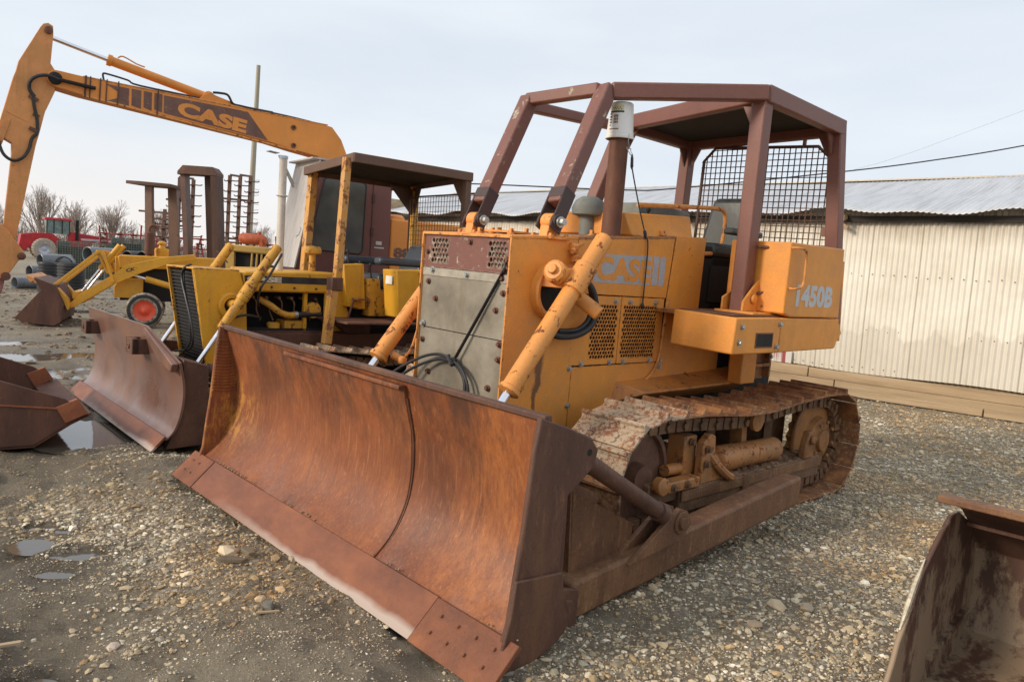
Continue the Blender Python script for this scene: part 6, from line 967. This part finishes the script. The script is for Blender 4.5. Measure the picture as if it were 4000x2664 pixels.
m = MB(); m.hexa([(-.5, -.95, 3.85), (1.95, -.95, 3.85), (1.95, .95, 3.85), (-.5, .95, 3.85), (-.35, -.85, 4.08), (1.8, -.85, 4.08), (1.8, .85, 4.08), (-.35, .85, 4.08)]); B6('cab_roof', m, REDP, c6, bev=.05)
for x in (-.25, .35, 1.05, 1.7): m = MB(); m.beam((x, -.86, 2.55), (x, -.84, 3.86), .08, .06); B6('cab_pillar', m, BLACK, c6)
m = MB(); m.bx(.3, .8, -.2, .3, 2.6, 3.3); B6('cab_seat', m, BLACK, c6)
m = MB(); m.tube((2.35, -.85, 2.0), (2.35, -.85, 4.0), .14, n=12); B6('exhaust_stack', m, BLACK)
for x in (-.55, 4.3):
    for s in (1, -1):
        for y in (1.15, 1.80):
            T = MB(); T.lathe([(.50, -.26), (.88, -.27), (.97, -.20), (1.0, 0), (.97, .20), (.88, .27), (.50, .26)], (x, s*y, 1.0), (0, 1, 0), 44)
            for k in range(24): a = 2*math.pi*k/24; T.beam((x+.97*math.cos(a), s*y-.24, 1.0+.97*math.sin(a)), (x+.97*math.cos(a+.13), s*y, 1.0+.97*math.sin(a+.13)), .07, .05); T.beam((x+.97*math.cos(a+.13), s*y+.24, 1.0+.97*math.sin(a+.13)), (x+.97*math.cos(a+.26), s*y, 1.0+.97*math.sin(a+.26)), .07, .05)
            w = B6('wheel', T, TYREDUST); m = MB(); m.lathe([(.51, -.24), (.47, -.20), (.45, -.05), (.25, .05), (.12, .0), (0, -.0)], (x, s*y, 1.0), (0, 1, 0), 32); m.lathe([(.51, .24), (.47, .20), (.45, .05), (.25, .05)], (x, s*y, 1.0), (0, 1, 0), 32); B6('rim', m, RIMSILVER, w)
# red implements
def implement(loc, rz, w, lab, seed):
    rr = random.Random(seed); c = thing('red_implement', lab, 'implement', loc, (0, 0, rz), 'red farm implements behind the crates')
    for z in (1.9, 2.65): m = MB(); m.beam((-w/2, 0, z), (w/2, 0, z), .12, .12); m.build('tool_bar', REDIMP, c)
    for k in range(int(w*1.8)): x = -w/2+.3+k*w/(w*1.8); m = MB(); m.beam((x, 0, .3), (x+rr.uniform(-.5, .5), rr.uniform(-.5, .5), rr.uniform(2.3, 3.5)), .10, .10); m.build('strut', REDIMP, c)
    for k in range(int(w*.9)):
        x = -w/2+.6+k*1.1; m = MB()
        for q in range(6): m.lathe([(.0, 0), (.28, .02), (.28, .0)], (x, -.4+rr.uniform(-.1, .1), .9+.34*q), (rr.uniform(-.2, .2), .2, 1), 10)
        m.build('disc_gang', DARKRUST, c)
implement((-30.0, 60, 0), .1, 5, 'red folded disc implement nearest the red tractor', 1); implement((-25.0, 58, 0), -.1, 5, 'red implement showing below the tan roll frame', 2); implement((-21.5, 62, 0), .15, 5, 'red implement low behind the tall brown frame', 3)
m = MB()
for k in range(9): m.lathe([(0, 0), (.26, .03), (.28, .0)], (-32.2, 60, 1.75+.15*k), (.1, .1, 1), 12)
o = m.build('disc_stack', DARKRUST); tag(o, 'upright stack of rusty harrow discs at the left of the red implements', 'disc stack')
# crates
def crate(x0, x1, z0, z1, y, lab):
    c = thing('wire_crate', lab, 'crate', ((x0+x1)/2, y, 0), (0, 0, .12), 'grey wire crates'); w = x1-x0; m = MB(); h = z1-z0
    for yy in (-.6, .6):
        for k in range(int(w/.12)+1): x = -w/2+k*.12; m.bx(x-.012, x+.012, yy-.012, yy+.012, z0, z1)
        for k in range(int(h/.12)+1): z = z0+k*.12; m.bx(-w/2, w/2, yy-.012, yy+.012, z-.012, z+.012)
    m.build('mesh_side', WIRE, c); m = MB()
    for x in (-w/2, w/2): m.bx(x-.03, x+.03, -.62, .62, z0, z1+.02)
    m.bx(-w/2, w/2, -.62, -.58, z1-.03, z1+.02); m.build('frame', WIRE, c); m = MB(); m.bx(-w/2+.05, w/2-.05, -.5, .5, z0, z1-.25); m.build('contents', plain('crate_dark', (.06, .065, .055), .8, 0, .5, 6), c)
crate(-22.3, -20.1, .0, 1.76, 38, 'long grey wire crate in front of the red tractor'); crate(-20.75, -19.25, .9, 2.1, 40, 'smaller grey wire crate under the tan roll frame')
m = MB(); m.bx(-.8, .8, -.6, .6, 0, .9); o = m.build('crate_base', WIRE); o.location = (-20, 40, 0); tag(o, 'low dark crate supporting the smaller wire crate', 'crate')
# culvert pipes
def culvert(p, q, r_, lab, mat=CULV, ribs=0):
    p, q = Vector(p), Vector(q); L_ = (q-p).length; pr = [(r_*.93, 0)]
    if ribs:
        for k in range(ribs): a = L_*k/ribs; b = L_/ribs; pr += [(r_, a+b*.1), (r_, a+b*.5), (r_*.91, a+b*.6), (r_*.91, a+b*.95)]
    else: pr += [(r_, .01), (r_, L_-.01)]
    pr += [(r_*.9, L_), (r_*.86, L_-.02), (r_*.86, .02), (r_*.93, 0)]
    m = MB(); m.lathe(pr, (0, 0, 0), q-p, 28); o = m.build('drain_pipe', mat); o.location = p; tag(o, lab, 'pipe', 'plastic drain pipes stacked in the yard')
culvert((-17.2, 26.4, .20), (-16.75, 27.3, .20), .20, 'lowest grey drain pipe lying left of the pile', CULVG); culvert((-17.65, 27.9, .55), (-17.1, 28.9, .55), .24, 'grey drain pipe lying in the middle of the pile', CULVG); culvert((-18.2, 29.4, .95), (-17.6, 30.4, .98), .25, 'grey drain pipe on top behind the black upright pipe', CULVG)
culvert((-15.8, 26.0, .0), (-15.78, 26.0, .98), .33, 'black ribbed drain pipe standing upright at the pile', CULV, 10); culvert((-16.10, 27.4, .90), (-16.5, 28.3, .9), .30, 'drain pipe lying with its open black end over the upright pipe', CULV)
culvert((-13.85, 24.0, .0), (-13.85, 24.0, 1.05), .40, 'wide black ribbed pipe standing upright, seen through the loader linkage', CULV, 11)
for x, z, lab in ((-18.95, 1.25, 'grey drain pipe seen above the yellow tilt link'), (-17.2, 1.2, 'dark drain pipe left of the yellow air cleaner'), (-16.55, 1.22, 'dark drain pipe just behind the yellow air cleaner')): culvert((x, 34, z), (x+.6, 35.5, z), .33, lab, CULVG if x < -18 else CULV)
# loose grey flap on post behind
m = MB(); m.beam((-3.38, 13.2, 2.62), (-3.12, 13.2, 2.66), .3, .02); m.beam((-3.2, 13.2, 0), (-3.2, 13.2, 2.64), .03, .03); tag(m.build('mirror_post', MIRR), 'small metal mirror on a stalk just left of the silver exhaust pipe', 'mirror')
# ================================================================ TREES
def tree(x, y, h, seed, lab, fine=1.0, spread=1.0):
    rr = random.Random(seed); t = thing('bare_tree', lab, 'tree', (x, y, -.3), group='leafless trees on the horizon'); T = MB(); C = MB()
    def br(p, d, L_, r_, dep):
        q = p; n_ = 3 if dep < 3 else 2; dd_ = d.copy(); pts = [p]
        for i in range(n_):
            dd_ = (dd_+Vector((rr.uniform(-.10, .10), rr.uniform(-.10, .10), rr.uniform(.02, .14)))).normalized(); q = q+dd_*L_/n_; pts.append(q)
        mb = T if dep < 2 else C; rs = [max(.0105, r_*(1-.35*i/n_)) for i in range(n_+1)]
        mb.path(pts, r_, 5 if dep < 3 else 3, rs)
        if dep >= 6: return
        k = 4 if dep < 2 else (3 if rr.random() < .62 else 2)
        if dep == 0: k = 7
        for i in range(k):
            tt = rr.uniform(.35, 1.0) if i else 1.0; ix = min(n_-1, int(tt*n_)); b0 = pts[ix].lerp(pts[ix+1], tt*n_-ix if tt < 1 else 1.0)
            ang = (rr.uniform(.25, .62) if i else rr.uniform(.05, .3))*spread; ph = rr.uniform(0, 6.28)+i*2.1; a = dd_.orthogonal().normalized(); b_ = dd_.cross(a); nd = (dd_*math.cos(ang)+(a*math.cos(ph)+b_*math.sin(ph))*math.sin(ang)).normalized()
            br(b0, nd, L_*rr.uniform(.62, .80), r_*.58*(1 if i else 1.2), dep+1)
    br(Vector((0, 0, 0)), Vector((rr.uniform(-.05, .05), 0, 1)), h*.27, h*.022, 0)
    T.build('trunk', HAZED_BARK, t, smooth=False); C.build('crown', HAZED_BARK, t, smooth=False)
TREES = [(-80.5, 118, 10.5, 'leafless tree behind the excavator stick at the far left'), (-74, 120, 12.2, 'tallest bare tree, just right of the excavator stick'), (-71.5, 124, 8.6, 'low bare tree right of the tallest tree'), (-67.8, 118, 10.8, 'spreading bare tree right of the red tractor cab'), (-63, 120, 11.0, 'rounded bare tree left of the tan roll frame'), (-57, 122, 10.6, 'bare tree showing between the uprights of the tan roll frame'), (-41.5, 125, 8.6, 'small bare tree behind the cultivator wing near the wooden pole')]
for i, (x, y, h, lab) in enumerate(TREES): tree(x, y, h, 20+i, lab, 1., 1.1 if i != 3 else 1.35)
tree(15.0, 45, 8.9, 50, 'faint leafless tree above the barn ridge', .8, 1.2)
# scrub along the horizon
m = MB(); rr = random.Random(9)
for i in range(5200):
    x = rr.uniform(-115, -30); y = 124+rr.uniform(-4, 14); hh_ = (2.6+2.2*abs(math.sin(x*.13))+rr.uniform(-1.2, 1.4))*(1 if x < -60 else .62); p = Vector((x, y, -.5)); z = rr.uniform(.4, 1)*hh_
    a = Vector((x+rr.uniform(-.6, .6), y, z*.6)); b = a+Vector((rr.uniform(-.7, .7), 0, z*.4+.3)); m.path([p, a, b], .03, 3, [.05, .03, .014]); m.path([a, a+Vector((rr.uniform(-.9, .9), 0, rr.uniform(.3, 1.2)))], .018, 3)
o = m.build('scrub', HAZED_BARK, smooth=False); o['kind'] = 'stuff'
